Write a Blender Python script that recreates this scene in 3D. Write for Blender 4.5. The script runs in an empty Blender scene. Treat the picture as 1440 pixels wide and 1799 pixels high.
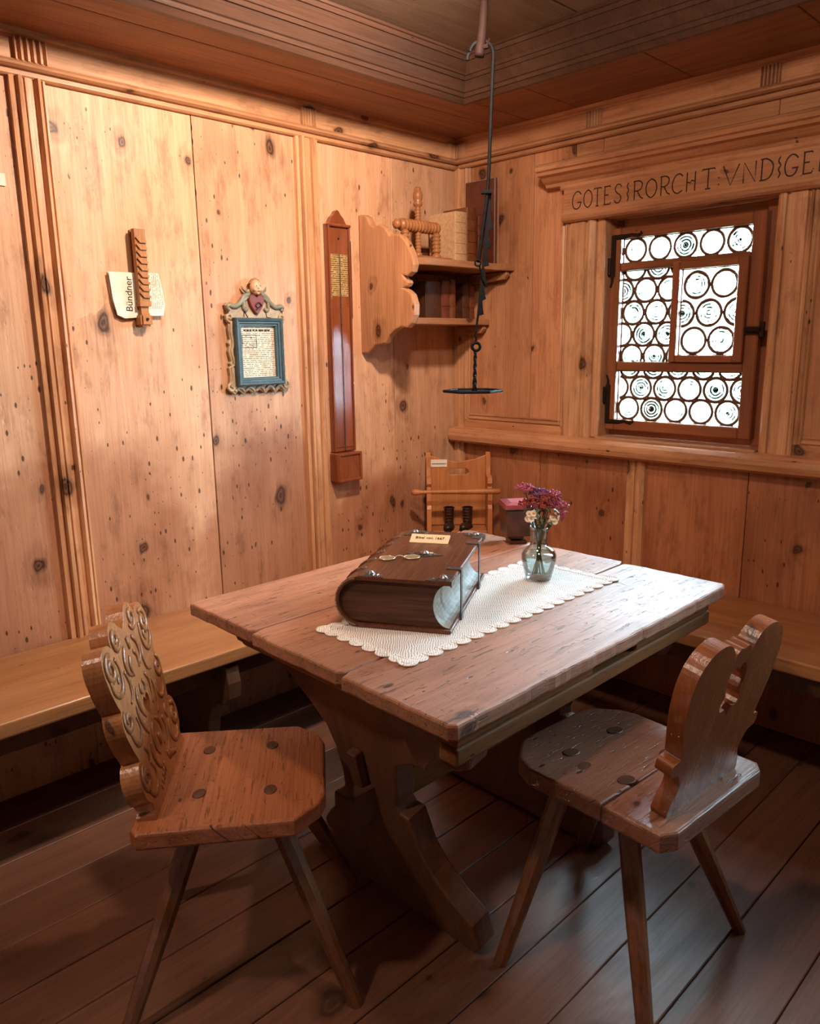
import bpy, bmesh, math, random
from mathutils import Vector, Matrix
random.seed(7)
R = math.radians
scene = bpy.context.scene
col = scene.collection

# ------------------------------------------------------------------ camera, sky, lights, exposure
cd = bpy.data.cameras.new('camera'); cam = bpy.data.objects.new('camera', cd); col.objects.link(cam)
cd.sensor_fit = 'HORIZONTAL'; cd.sensor_width = 36.0; cd.lens = 1355.0 / 1440 * 36.0
cd.clip_start = .02; cd.clip_end = 200
_y, _p, _r = R(-45.574), R(-12.302), R(-.801)
_f = Vector((math.sin(_y)*math.cos(_p), math.cos(_y)*math.cos(_p), math.sin(_p)))
_rt = Vector((math.cos(_y), -math.sin(_y), 0)); _up = _rt.cross(_f)
_x = _rt*math.cos(_r) + _up*math.sin(_r); _u = -_rt*math.sin(_r) + _up*math.cos(_r)
_m = Matrix((_x, _u, -_f)).transposed().to_4x4(); _m.translation = Vector((2.3438, -2.5946, 1.3221))
cam.matrix_world = _m
scene.camera = cam

w = bpy.data.worlds.new('sky'); scene.world = w; w.use_nodes = True
bg = w.node_tree.nodes['Background']; bg.inputs[0].default_value = (.72, .77, 1.0, 1); bg.inputs[1].default_value = 200.0
def portal(loc, sx, sy):
    l = bpy.data.lights.new('window_portal', 'AREA'); l.shape = 'RECTANGLE'; l.size = sx; l.size_y = sy
    l.cycles.is_portal = True
    o = bpy.data.objects.new('window_portal', l); col.objects.link(o); o.location = loc
    o.rotation_euler = (R(-90), 0, 0)          # faces -y, into the room
    return o
portal((1.03, .115, 1.36), .62, .80); portal((2.33, .115, 1.36), .62, .80)  # the second one belongs to the added window out of view
def spot(name, loc, to, power, size, blend, colr, rad):
    l = bpy.data.lights.new(name, 'SPOT'); l.energy = power; l.spot_size = R(size); l.spot_blend = blend
    l.color = colr; l.shadow_soft_size = rad
    o = bpy.data.objects.new(name, l); col.objects.link(o); o.location = loc
    o.rotation_euler = (Vector(to) - Vector(loc)).to_track_quat('-Z', 'Y').to_euler()
    return o
WARM = (1.0, .755, .59)
spot('wall_spot', (1.12, -1.20, 2.20), (0, -1.15, 1.55), 112, 146, .9, WARM, .05)
spot('chair_spot', (1.05, -2.95, 2.18), (1.0, -1.6, .6), 52, 74, .8, WARM, .06)
spot('window_wall_spot', (1.75, -1.75, 2.20), (.85, -.2, .95), 46, 138, .8, WARM, .06)
vs = scene.view_settings
vs.view_transform = 'Standard'; vs.look = 'None'; vs.gamma = 1; vs.use_curve_mapping = False; vs.exposure = 0.0

cy = scene.cycles
cy.max_bounces = 5; cy.diffuse_bounces = 3; cy.glossy_bounces = 2; cy.transmission_bounces = 6; cy.transparent_max_bounces = 10
cy.caustics_reflective = False; cy.caustics_refractive = False; cy.sample_clamp_indirect = 6.0
cy.use_adaptive_sampling = True; cy.adaptive_threshold = .1

# ------------------------------------------------------------------ materials
def lin(h):
    c = [int(h[i:i+2], 16)/255 for i in (0, 2, 4)]
    return tuple(v/12.92 if v <= .04045 else ((v+.055)/1.055)**2.4 for v in c) + (1,)
class NT:
    def __init__(s, name):
        s.m = bpy.data.materials.new(name); s.m.use_nodes = True; s.t = s.m.node_tree; s.n = s.t.nodes
        s.b = s.n['Principled BSDF']; s.out = s.n['Material Output']
    def new(s, typ, **kw):
        o = s.n.new(typ)
        for k, v in kw.items():
            if k.startswith('i_'):
                key = k[2:]; key = int(key) if key.isdigit() else key
                if hasattr(v, 'is_output'): s.t.links.new(v, o.inputs[key])
                else: o.inputs[key].default_value = v
            else: setattr(o, k, v)
        return o
    def link(s, a, b): s.t.links.new(a, b)
    def math(s, op, a, b=0.0, c=None, clamp=False):
        o = s.new('ShaderNodeMath', operation=op, use_clamp=clamp)
        for i, v in enumerate((a, b, c)):
            if v is None: continue
            if hasattr(v, 'is_output'): s.link(v, o.inputs[i])
            else: o.inputs[i].default_value = v
        return o.outputs[0]
    def vmath(s, op, a, b):
        o = s.new('ShaderNodeVectorMath', operation=op)
        for i, v in enumerate((a, b)):
            if hasattr(v, 'is_output'): s.link(v, o.inputs[i])
            else: o.inputs[i].default_value = v
        return o.outputs[0]
    def sstep(s, v, a, b):
        o = s.new('ShaderNodeMapRange', interpolation_type='SMOOTHSTEP')
        s.link(v, o.inputs[0]); o.inputs[1].default_value = a; o.inputs[2].default_value = b
        return o.outputs[0]
    def mix(s, f, a, b, blend='MIX'):
        o = s.new('ShaderNodeMix', data_type='RGBA', blend_type=blend)
        for i, v in ((0, f), (6, a), (7, b)):
            if hasattr(v, 'is_output'): s.link(v, o.inputs[i])
            else: o.inputs[i].default_value = v
        return o.outputs[2]

def wood(name, light, dark, axis='z', rough=.5, knots=.45, kscale=5.0, kdark='3a1c10', worm=.5, wscale=70, fiber=1.0,
         patina=.35, pcol='7a4a2a', bump=.35, spec=.4, stretch=.10, ring=26.0, domes=None, scratch=0.0, coat=0.0, grime=0.0):
    q = NT(name)
    tc = q.new('ShaderNodeTexCoord'); oi = q.new('ShaderNodeObjectInfo')
    off = q.new('ShaderNodeVectorMath', operation='SCALE', i_0=(17.3, 9.1, 23.7)); q.link(oi.outputs['Random'], off.inputs['Scale'])
    p = q.vmath('ADD', tc.outputs['Object'], off.outputs[0])
    sep = q.new('ShaderNodeSeparateXYZ', i_0=p)
    X, Y, Z = sep.outputs
    order = {'z': (X, Y, Z), 'x': (Y, Z, X), 'y': (Z, X, Y)}[axis]
    cb = q.new('ShaderNodeCombineXYZ', i_0=order[0], i_1=order[1], i_2=order[2]); g = cb.outputs[0]
    gs = q.vmath('MULTIPLY', g, (1, 1, stretch))
    gk = q.vmath('MULTIPLY', g, (1, 1, .62))
    across = q.math('ADD', order[0], order[1])
    wn = q.new('ShaderNodeTexNoise', i_Vector=gk, i_Scale=16.0, i_Detail=2.0)
    g2 = q.new('ShaderNodeCombineXYZ', i_0=across, i_1=q.math('MULTIPLY', order[2], .70)).outputs[0]
    gw = q.vmath('ADD', g2, q.vmath('MULTIPLY', wn.outputs['Color'], (.045, .045, .045)))
    vk = q.new('ShaderNodeTexVoronoi', voronoi_dimensions='2D', i_Vector=gw, i_Scale=kscale, i_Randomness=1.0)
    kc = q.new('ShaderNodeSeparateXYZ', i_0=vk.outputs['Color'])
    on = q.math('GREATER_THAN', kc.outputs[0], 1 - knots)
    size = q.math('MULTIPLY_ADD', q.math('POWER', kc.outputs[1], 2.0), .10, .035)
    rel = q.math('DIVIDE', vk.outputs['Distance'], size)
    core = q.math('MULTIPLY', q.sstep(rel, 1.15, .55), on)
    halo = q.math('MULTIPLY', q.sstep(rel, 3.4, .6), on)
    n1 = q.new('ShaderNodeTexNoise', i_Vector=gs, i_Scale=5.0, i_Detail=2.0, i_Roughness=.55)
    ph = q.math('MULTIPLY_ADD', n1.outputs['Fac'], ring*1.5, q.math('MULTIPLY', halo, 7.0))
    ph = q.math('ADD', ph, q.math('MULTIPLY', across, ring*1.6))
    band = q.math('MULTIPLY_ADD', q.math('SINE', ph), .5, .5)
    n2 = q.new('ShaderNodeTexNoise', i_Vector=q.vmath('MULTIPLY', g, (1, 1, .035)), i_Scale=150.0, i_Detail=2.0, i_Roughness=.65)
    fib = q.sstep(n2.outputs['Fac'], .35, .72)
    gr = q.math('MULTIPLY_ADD', band, .30, q.math('MULTIPLY', fib, .42*fiber), clamp=True)
    c = q.mix(gr, lin(light), lin(dark))
    n3 = q.new('ShaderNodeTexNoise', i_Vector=gk, i_Scale=2.6, i_Detail=3.0, i_Roughness=.66)
    c = q.mix(q.math('MULTIPLY', q.sstep(n3.outputs['Fac'], .45, .75), patina), c, lin(pcol), 'MIX')
    if grime:
        n4 = q.new('ShaderNodeTexNoise', i_Vector=q.vmath('MULTIPLY', g, (1, 1, .35)), i_Scale=17.0, i_Detail=4.0, i_Roughness=.72)
        c = q.mix(q.math('MULTIPLY', q.sstep(n4.outputs['Fac'], .50, .72), grime), c, lin('6e4024'))
    # board to board tone
    hsv = q.new('ShaderNodeHueSaturation', i_Color=c, i_Value=q.math('MULTIPLY_ADD', oi.outputs['Random'], .22, .89)); c = hsv.outputs[0]
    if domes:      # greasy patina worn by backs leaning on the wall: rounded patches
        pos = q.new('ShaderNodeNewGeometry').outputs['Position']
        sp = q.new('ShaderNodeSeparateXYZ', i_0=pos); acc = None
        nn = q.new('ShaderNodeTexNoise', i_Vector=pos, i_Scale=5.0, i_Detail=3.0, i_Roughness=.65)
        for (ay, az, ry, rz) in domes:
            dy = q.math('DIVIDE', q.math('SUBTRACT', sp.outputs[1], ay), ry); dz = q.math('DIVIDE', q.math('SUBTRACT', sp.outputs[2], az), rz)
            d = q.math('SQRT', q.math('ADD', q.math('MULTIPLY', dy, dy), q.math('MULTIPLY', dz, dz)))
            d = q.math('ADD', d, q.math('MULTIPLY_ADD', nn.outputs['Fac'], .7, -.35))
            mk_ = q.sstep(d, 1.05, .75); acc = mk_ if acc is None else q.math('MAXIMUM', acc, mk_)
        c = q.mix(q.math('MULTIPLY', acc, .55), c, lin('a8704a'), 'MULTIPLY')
    c = q.mix(q.math('MULTIPLY', q.math('MULTIPLY', halo, q.math('MULTIPLY_ADD', fib, .6, .4)), .45), c, lin('6e3e20'))
    ringk = q.math('MULTIPLY_ADD', q.math('SINE', q.math('MULTIPLY', rel, 14.0)), .15, .80)
    c = q.mix(q.math('MULTIPLY', core, ringk), c, lin(kdark))
    gwm = q.vmath('MULTIPLY', g2, (1, .62, 1))
    vw = q.new('ShaderNodeTexVoronoi', voronoi_dimensions='2D', i_Vector=gwm, i_Scale=wscale, i_Randomness=1.0)
    wc = q.new('ShaderNodeSeparateXYZ', i_0=vw.outputs['Color'])
    won = q.math('GREATER_THAN', q.math('MULTIPLY', wc.outputs[0], q.sstep(n3.outputs['Fac'], .25, .62)), 1 - worm*.34)
    wsz = q.math('MULTIPLY_ADD', q.math('POWER', wc.outputs[1], 3.0), .24, .05)
    wd_ = q.sstep(q.math('DIVIDE', vw.outputs['Distance'], wsz), 1.2, .6)
    wm = q.math('MULTIPLY', wd_, won)
    wmh = q.math('MULTIPLY', wd_, q.math('GREATER_THAN', wc.outputs[0], 1 - worm*.34))
    c = q.mix(q.math('MULTIPLY', wm, .85), c, lin('2a140c'))
    h = q.math('SUBTRACT', q.math('MULTIPLY', fib, .25), wmh)
    if scratch:
        ns = q.new('ShaderNodeTexNoise', i_Vector=q.vmath('MULTIPLY', g, (6, 6, 40)), i_Scale=3.2, i_Detail=2.0, i_Roughness=.7)
        sc_ = q.math('MULTIPLY', q.sstep(ns.outputs['Fac'], .65, .70), .6)
        ns2 = q.new('ShaderNodeTexNoise', i_Vector=q.vmath('MULTIPLY', g, (34, 34, 5)), i_Scale=3.0, i_Detail=2.0, i_Roughness=.7)
        sc_ = q.math('MAXIMUM', sc_, q.sstep(ns2.outputs['Fac'], .62, .66))
        c = q.mix(q.math('MULTIPLY', sc_, .7*scratch), c, lin('2b1810')); h = q.math('SUBTRACT', h, q.math('MULTIPLY', sc_, scratch))
    q.link(c, q.b.inputs['Base Color'])
    q.link(q.math('MULTIPLY_ADD', gr, .12, rough - .04), q.b.inputs['Roughness'])
    q.b.inputs['Specular IOR Level'].default_value = spec
    if coat:
        q.b.inputs['Coat Weight'].default_value = coat; q.b.inputs['Coat Roughness'].default_value = .16
    bp = q.new('ShaderNodeBump', i_Strength=bump, i_Distance=.0022, i_Height=h)
    q.link(bp.outputs[0], q.b.inputs['Normal'])
    return q.m

def plain(name, colr, rough=.5, metal=0.0, spec=.5, var=.0, vscale=30, bump=0.0, c2=None, coat=0):
    q = NT(name); c = lin(colr)
    if var or bump:
        tc = q.new('ShaderNodeTexCoord'); oi = q.new('ShaderNodeObjectInfo')
        p = q.vmath('ADD', tc.outputs['Object'], oi.outputs['Random'])
        n = q.new('ShaderNodeTexNoise', i_Vector=p, i_Scale=vscale, i_Detail=5.0, i_Roughness=.65)
        d = lin(c2) if c2 else tuple(v*.35 for v in c[:3]) + (1,)
        q.link(q.mix(q.math('MULTIPLY', q.sstep(n.outputs['Fac'], .35, .7), var), c, d), q.b.inputs['Base Color'])
        if bump:
            bp = q.new('ShaderNodeBump', i_Strength=bump, i_Distance=.002, i_Height=n.outputs['Fac']); q.link(bp.outputs[0], q.b.inputs['Normal'])
    else: q.b.inputs['Base Color'].default_value = c
    q.b.inputs['Roughness'].default_value = rough; q.b.inputs['Metallic'].default_value = metal
    q.b.inputs['Specular IOR Level'].default_value = spec
    if coat: q.b.inputs['Coat Weight'].default_value = coat; q.b.inputs['Coat Roughness'].default_value = .12
    return q.m

M = {}
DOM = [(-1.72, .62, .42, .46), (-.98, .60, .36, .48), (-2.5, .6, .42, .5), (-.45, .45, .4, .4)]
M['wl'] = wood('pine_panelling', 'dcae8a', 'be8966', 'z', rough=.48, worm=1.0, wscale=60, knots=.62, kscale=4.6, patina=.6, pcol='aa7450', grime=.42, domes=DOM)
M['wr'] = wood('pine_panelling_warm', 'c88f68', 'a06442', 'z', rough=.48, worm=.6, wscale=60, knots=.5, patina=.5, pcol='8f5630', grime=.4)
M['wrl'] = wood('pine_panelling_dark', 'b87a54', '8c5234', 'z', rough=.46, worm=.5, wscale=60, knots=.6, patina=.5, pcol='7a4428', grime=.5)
M['wrx'] = wood('pine_rail', 'c8936a', 'a06644', 'x', grime=.4, rough=.45, worm=.35, knots=.35, patina=.4, pcol='8f5630')
M['wly'] = wood('pine_frieze', 'd0a078', 'a87650', 'y', grime=.4, rough=.48, worm=.4, knots=.40, patina=.4, pcol='97602f')
M['strip'] = wood('pine_moulding', 'd6a67c', 'a86e48', 'z', grime=.4, rough=.42, worm=.3, knots=.3, patina=.45, pcol='92572f')
M['stripx'] = wood('pine_moulding_x', 'ca966e', 'a06846', 'x', grime=.4, rough=.42, worm=.2, knots=.25, patina=.4, pcol='8a5230')
M['stripy'] = wood('pine_moulding_y', 'd09e74', 'a66e4a', 'y', grime=.4, rough=.42, worm=.2, knots=.25, patina=.4, pcol='8a5230')
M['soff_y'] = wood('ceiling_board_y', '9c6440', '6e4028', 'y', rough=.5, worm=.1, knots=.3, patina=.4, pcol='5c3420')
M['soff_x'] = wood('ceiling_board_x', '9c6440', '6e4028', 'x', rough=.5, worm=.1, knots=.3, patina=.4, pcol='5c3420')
M['field'] = wood('ceiling_field_board', '8e7a68', '6c5848', 'y', rough=.5, worm=.15, knots=.3, patina=.4, pcol='5e4c3e')
M['crown'] = wood('crown_moulding_wood', '5c4032', '3c2a22', 'y', rough=.4, worm=.05, knots=.1, patina=.3, pcol='33231c')
M['floor'] = wood('floor_plank', '7e523e', '5c3a2a', 'y', rough=.48, worm=.12, knots=.5, kscale=3.6, patina=.35, pcol='5a3826', bump=.2, spec=.6)
M['bench_y'] = wood('bench_wood_y', 'ac764a', '82522f', 'y', rough=.34, worm=.12, knots=.35, kscale=3.5, patina=.4, pcol='8a5628', spec=.5)
M['bench_x'] = wood('bench_wood_x', 'ac764a', '82522f', 'x', rough=.34, worm=.12, knots=.35, kscale=3.5, patina=.4, pcol='8a5628', spec=.5)
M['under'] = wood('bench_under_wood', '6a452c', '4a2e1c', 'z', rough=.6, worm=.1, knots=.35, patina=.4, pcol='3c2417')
M['top'] = wood('table_top_wood', 'ae7a60', '805642', 'y', rough=.56, worm=.42, wscale=48, knots=.22, kscale=4, patina=.45, pcol='74482c', bump=.6, spec=.6, scratch=.8, grime=.45)
M['tbl'] = wood('table_frame_wood', '8a5832', '5e3a20', 'x', rough=.45, worm=.25, knots=.3, patina=.5, pcol='452a18', bump=.5)
M['tbly'] = wood('table_rail_wood', '8a5832', '5e3a20', 'y', spec=.15, rough=.65, worm=.25, knots=.3, patina=.5, pcol='452a18', bump=.5)
M['trs'] = wood('trestle_wood', '6e4630', '4a2d1e', 'z', rough=.42, worm=.3, knots=.4, patina=.5, pcol='301d14', bump=.5, spec=.5)
M['chl'] = wood('chair_seat_wood', 'b06c44', '84472a', 'y', rough=.38, worm=.75, wscale=70, knots=.2, patina=.4, pcol='7a4630', bump=.8, spec=.55, scratch=.6, grime=.35)
M['chlb'] = wood('carved_back_wood', 'b57a4e', '8c5430', 'z', rough=.30, worm=.2, knots=.1, patina=.5, pcol='683c24', bump=.4, spec=.6)
M['chr'] = wood('worn_seat_wood', 'a06c54', '784a3a', 'y', rough=.40, worm=.8, wscale=60, knots=.25, patina=.5, pcol='5a3a28', bump=.7, spec=.55, scratch=.5, grime=.4)
M['chrb'] = wood('polished_back_wood', '96552f', '6c381c', 'z', rough=.30, worm=.25, knots=.15, patina=.4, pcol='5e3318', bump=.3, spec=.6)
M['leg'] = wood('chair_leg_wood', '7e5030', '56331d', 'z', rough=.42, worm=.2, knots=.3, patina=.5, pcol='3e2516', bump=.4)
M['plug'] = wood('tenon_end_grain', '5c3a26', '3c2416', 'z', rough=.5, worm=.3, knots=.1, patina=.4)
M['sash'] = wood('window_frame_wood', '9a5c38', '6e3c22', 'x', rough=.36, worm=.1, knots=.2, patina=.3, pcol='5a3018', spec=.5)
M['sashz'] = wood('window_frame_wood_z', '9a5c38', '6e3c22', 'z', rough=.36, worm=.1, knots=.2, patina=.3, pcol='5a3018', spec=.5)
M['shelf'] = wood('shelf_wood', 'c49068', '94603e', 'z', rough=.42, worm=.3, knots=.6, kscale=6, patina=.4, pcol='8a5430')
M['shelfy'] = wood('shelf_board_wood', 'b0805a', '86583a', 'y', rough=.42, worm=.3, knots=.4, patina=.4, pcol='7a4a2a')
M['mahog'] = wood('varnished_redwood', '94502f', '6c3620', 'z', rough=.24, worm=.02, knots=.03, patina=.3, pcol='57281a', spec=.6, coat=.5, bump=.1)
M['press'] = wood('turned_wood', 'a87046', '7a4a2a', 'z', rough=.36, worm=.1, knots=.05, patina=.4, pcol='603a22')
M['kid'] = wood('child_chair_wood', 'c07e4c', '95582f', 'z', rough=.42, worm=.1, knots=.2, patina=.3, pcol='7e4826')
M['clip'] = wood('carved_clip_wood', 'b57c4c', '8a5630', 'z', rough=.45, worm=.1, knots=.05, patina=.3, pcol='70432a')
M['pegwood'] = plain('dark_peg_wood', '241410', .75, spec=.15, var=.5, vscale=30)
M['iron'] = plain('black_iron', '0a090b', .7, .0, spec=.12, var=.5, vscale=60, bump=.25, c2='1a191c')
M['rust'] = plain('dark_iron_hardware', '2a1c16', .5, .6, var=.6, vscale=70, bump=.3, c2='160f0c')
M['lead'] = plain('lead_came', '5a3e2e', .45, .3, var=.5, vscale=80, c2='86603e')
M['vellum'] = plain('vellum', 'c9a47c', .55, var=.5, vscale=90, c2='98704a', bump=.1)
M['leather1'] = plain('brown_leather', '7a4526', .42, var=.6, vscale=35, c2='4a2614', bump=.3)
M['leather2'] = plain('dark_leather', '4e2c1a', .45, var=.6, vscale=35, c2='2a160c', bump=.3)
M['leather3'] = plain('red_brown_leather', '6a3420', .4, var=.5, vscale=30, c2='3e1c10', bump=.25)
M['bible'] = wood('bible_leather', '6a3c26', '462616', 'y', rough=.30, worm=.15, knots=.0, patina=.5, pcol='24130a', bump=.4, spec=.5, ring=60, fiber=1.4)
M['pages_dark'] = wood('browned_page_edges', '5a3520', '331c10', 'x', rough=.6, worm=.0, knots=.0, patina=.5, pcol='7a4a28', bump=.9, stretch=.04, ring=160, fiber=1.6)
M['pages'] = plain('page_edges', '9c9084', .6, var=.7, vscale=60, c2='5e4c3c', bump=.5)
M['silver'] = plain('tarnished_metal', '8a8480', .32, .85, var=.6, vscale=120, c2='2c2826', bump=.5)
M['clasp'] = plain('clasp_leather', '4a4648', .35, var=.3, vscale=40)
M['paper'] = plain('paper_white', 'efe6d6', .6, var=.35, vscale=14, c2='cdb892')
M['card'] = plain('label_card', 'e6c9a2', .5)
M['white'] = plain('white_paint', 'e8ddcc', .5)
M['ink'] = plain('ink', '14100e', .6)
M['carved_ink'] = plain('blackened_carving', '2e1c10', .7)
M['blue'] = plain('blue_grey_paint', '465e66', .4, var=.5, vscale=40, c2='2a3c46', bump=.15)
M['cream'] = plain('cream_carved_paint', 'b39c7c', .45, var=.6, vscale=30, c2='7a6248', bump=.2)
M['scroll'] = plain('grey_green_scroll_paint', '6f7468', .4, var=.6, vscale=30, c2='a4906e', bump=.2)
M['heart'] = plain('red_heart_paint', '7a2c1e', .32, var=.5, vscale=40, c2='5e4038')
M['skin'] = plain('painted_cherub', 'd2ac8a', .38, var=.3, vscale=40, c2='a87058')
M['hair'] = plain('painted_hair', '9a7048', .45, var=.5, vscale=60)
M['boot'] = plain('worn_boot_leather', '3a261a', .36, var=.6, vscale=40, c2='1c120c', bump=.4)
M['velvet'] = plain('red_velvet', '94383a', .85, var=.4, vscale=60, c2='5e2024')
M['boxw'] = plain('dark_painted_box', '3a241c', .4, var=.7, vscale=18, c2='6a3a22', bump=.2)
M['stem'] = plain('flower_stem', '4a5530', .5, var=.4, vscale=40)
M['leaf'] = plain('leaf_green', '46543a', .5, var=.4, vscale=20, c2='6a7650')
M['pink'] = plain('pink_floret', 'b0506a', .6, var=.6, vscale=90, c2='7a2c34')
M['red'] = plain('rust_red_floret', '9c3430', .6, var=.6, vscale=90, c2='641c1c')
M['purple'] = plain('purple_floret', '7a4c80', .6, var=.6, vscale=90, c2='46284c')
M['petal'] = plain('cream_petal', 'f0e2d0', .55)
M['yellow'] = plain('flower_centre', 'd8a03c', .6)
M['grass'] = plain('meadow_grass', '6a7660', .9, var=.5, vscale=3, c2='56604c')
M['foliage'] = plain('tree_foliage', '56624e', .8, var=.7, vscale=3, c2='7c8c72')
M['bark'] = plain('tree_bark', '4c3a2c', .9, var=.5, vscale=12)
M['brass'] = plain('pale_wire', 'd8c8a8', .35, .5)
M['dark'] = plain('dark_backing', '1c110b', .9)

def glass_mat(name, tint, gloss_rough=.05, fac=.10, ripple=False):
    q = NT(name); q.n.remove(q.b)
    tr = q.new('ShaderNodeBsdfTransparent'); tr.inputs[0].default_value = tint
    gl = q.new('ShaderNodeBsdfGlossy'); gl.inputs[0].default_value = (1, 1, 1, 1); gl.inputs['Roughness'].default_value = gloss_rough
    lw = q.new('ShaderNodeLayerWeight', i_Blend=.25)
    f = q.math('MULTIPLY_ADD', lw.outputs['Fresnel'], .6, fac*.3, clamp=True)
    mx = q.new('ShaderNodeMixShader', i_0=f, i_1=tr.outputs[0], i_2=gl.outputs[0]); last = mx.outputs[0]
    if ripple:       # concentric spun ripples of a bull's-eye pane scatter a little of the light
        tc = q.new('ShaderNodeTexCoord'); oi = q.new('ShaderNodeObjectInfo')
        ln = q.new('ShaderNodeVectorMath', operation='LENGTH'); q.link(tc.outputs['Object'], ln.inputs[0])
        n = q.new('ShaderNodeTexNoise', i_Vector=q.vmath('ADD', tc.outputs['Object'], oi.outputs['Location']), i_Scale=26.0, i_Detail=4.0, i_Roughness=.6)
        rr = q.math('MULTIPLY_ADD', n.outputs['Fac'], 5.0, q.math('MULTIPLY', ln.outputs['Value'], 620.0))
        rp = q.sstep(q.math('SINE', rr), -.2, .5)
        rp = q.math('MULTIPLY', rp, q.sstep(q.math('ADD', n.outputs['Fac'], q.math('MULTIPLY_ADD', oi.outputs['Random'], .22, -.08)), .50, .60))
        bull = q.sstep(ln.outputs['Value'], .0075, .004)
        rp = q.math('MAXIMUM', rp, q.math('MULTIPLY', q.math('MULTIPLY', bull, .99), q.sstep(oi.outputs['Random'], .55, .60)))
        tr2 = q.new('ShaderNodeBsdfTransparent'); tr2.inputs[0].default_value = (.0045, .0062, .0058, 1)
        mx2 = q.new('ShaderNodeMixShader', i_0=q.math('MULTIPLY', rp, .996), i_1=last, i_2=tr2.outputs[0]); last = mx2.outputs[0]
        bp = q.new('ShaderNodeBump', i_Strength=.4, i_Distance=.002, i_Height=rr); q.link(bp.outputs[0], gl.inputs['Normal'])
    q.link(last, q.out.inputs[0]); return q.m
M['roundel'] = glass_mat('bulls_eye_glass', (.93, .98, .95, 1), .12, .1, True)
M['pane'] = glass_mat('thin_window_glass', (.80, .90, .88, 1), .12, .1)
ql = NT('spectacle_lens'); ql.b.inputs['Base Color'].default_value = lin('b89c7c'); ql.b.inputs['Roughness'].default_value = .1
_t = ql.new('ShaderNodeBsdfTransparent'); _x2 = ql.new('ShaderNodeMixShader', i_0=.38, i_1=_t.outputs[0], i_2=ql.b.outputs[0]); ql.link(_x2.outputs[0], ql.out.inputs[0]); M['thinglass'] = ql.m
M['vase'] = glass_mat('vase_glass', (.93, .98, .98, 1), .02, .25)
M['water'] = glass_mat('vase_water', (.88, .96, .97, 1), .02, .12)

def lace_mat(name, density):
    q = NT(name); tc = q.new('ShaderNodeTexCoord')
    sp = q.new('ShaderNodeSeparateXYZ', i_0=tc.outputs['Object'])
    n = q.new('ShaderNodeTexNoise', i_Vector=tc.outputs['Object'], i_Scale=30.0, i_Detail=2.0)
    wob = q.math('MULTIPLY', n.outputs['Fac'], 9.0)
    a = q.math('SINE', q.math('MULTIPLY_ADD', sp.outputs[0], 900.0, wob)); b = q.math('SINE', q.math('MULTIPLY_ADD', sp.outputs[1], 900.0, wob))
    f = q.sstep(q.math('MULTIPLY', a, b), density, density + .35)
    tr = q.new('ShaderNodeBsdfTransparent')
    q.b.inputs['Base Color'].default_value = lin('fbf6f0'); q.b.inputs['Roughness'].default_value = .7
    mx = q.new('ShaderNodeMixShader', i_0=f, i_1=tr.outputs[0], i_2=q.b.outputs[0]); q.link(mx.outputs[0], q.out.inputs[0])
    return q.m
M['lace'] = lace_mat('crochet_lace', -.30); M['lace_edge'] = lace_mat('crochet_edge', -.62)

def print_mat(name, paper_c, ink_c, ax_row, ax_col, pitch, wordlen, amount=.75):
    # fine lines of print: rows across ax_row, broken into words along ax_col (object space)
    q = NT(name); tc = q.new('ShaderNodeTexCoord'); sp = q.new('ShaderNodeSeparateXYZ', i_0=tc.outputs['Object'])
    r_, c_ = sp.outputs[ax_row], sp.outputs[ax_col]
    row = q.math('MULTIPLY', r_, 1/pitch); fr = q.math('FRACT', row); fl = q.math('FLOOR', row)
    line = q.math('MULTIPLY', q.sstep(fr, .25, .32), q.sstep(fr, .85, .78))
    cb = q.new('ShaderNodeCombineXYZ', i_0=q.math('MULTIPLY', c_, 1/wordlen), i_1=q.math('MULTIPLY', fl, 3.71))
    n = q.new('ShaderNodeTexNoise', i_Vector=cb.outputs[0], i_Scale=2.2, i_Detail=3.0, i_Roughness=.8)
    f = q.math('MULTIPLY', q.math('MULTIPLY', line, q.sstep(n.outputs['Fac'], .42, .5)), amount)
    n2 = q.new('ShaderNodeTexNoise', i_Vector=tc.outputs['Object'], i_Scale=14.0, i_Detail=4.0)
    pc = q.mix(q.math('MULTIPLY', q.sstep(n2.outputs['Fac'], .45, .75), .5), lin(paper_c), lin('c9ae86'))
    q.link(q.mix(f, pc, lin(ink_c)), q.b.inputs['Base Color']); q.b.inputs['Roughness'].default_value = .6
    return q.m
M['print'] = print_mat('printed_sheet', 'e8dcc4', '3a2c22', 2, 1, .0065, .012)
M['printv'] = print_mat('printed_newspaper', 'eee4d0', '4a3c30', 1, 2, .006, .012, .6)
M['scale'] = print_mat('thermometer_scale', 'b89a62', '3c2814', 2, 1, .0075, .02, .8)

# ------------------------------------------------------------------ mesh helpers
def tag(o, label=None, cat=None, group=None, kind=None):
    if label: o['label'] = label
    if cat: o['category'] = cat
    if group: o['group'] = group
    if kind: o['kind'] = kind
    return o
def empty(name, loc=(0, 0, 0), rz=0.0, label=None, cat=None, group=None):
    o = bpy.data.objects.new(name, None); col.objects.link(o); o.location = loc; o.rotation_euler = (0, 0, rz)
    o.empty_display_size = .05
    return tag(o, label, cat, group)
def link(name, me, mat, parent=None, loc=(0, 0, 0), rot=(0, 0, 0), smooth=False):
    if isinstance(me, bmesh.types.BMesh):
        b = me; me = bpy.data.meshes.new(name)
        bmesh.ops.recalc_face_normals(b, faces=b.faces[:]); b.to_mesh(me); b.free()
    if mat is not None and not me.materials: me.materials.append(M[mat])
    if smooth:
        for p in me.polygons: p.use_smooth = True
    o = bpy.data.objects.new(name, me); col.objects.link(o)
    o.location = loc; o.rotation_euler = rot
    if parent is not None: o.parent = parent
    return o
_cache = {}
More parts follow.
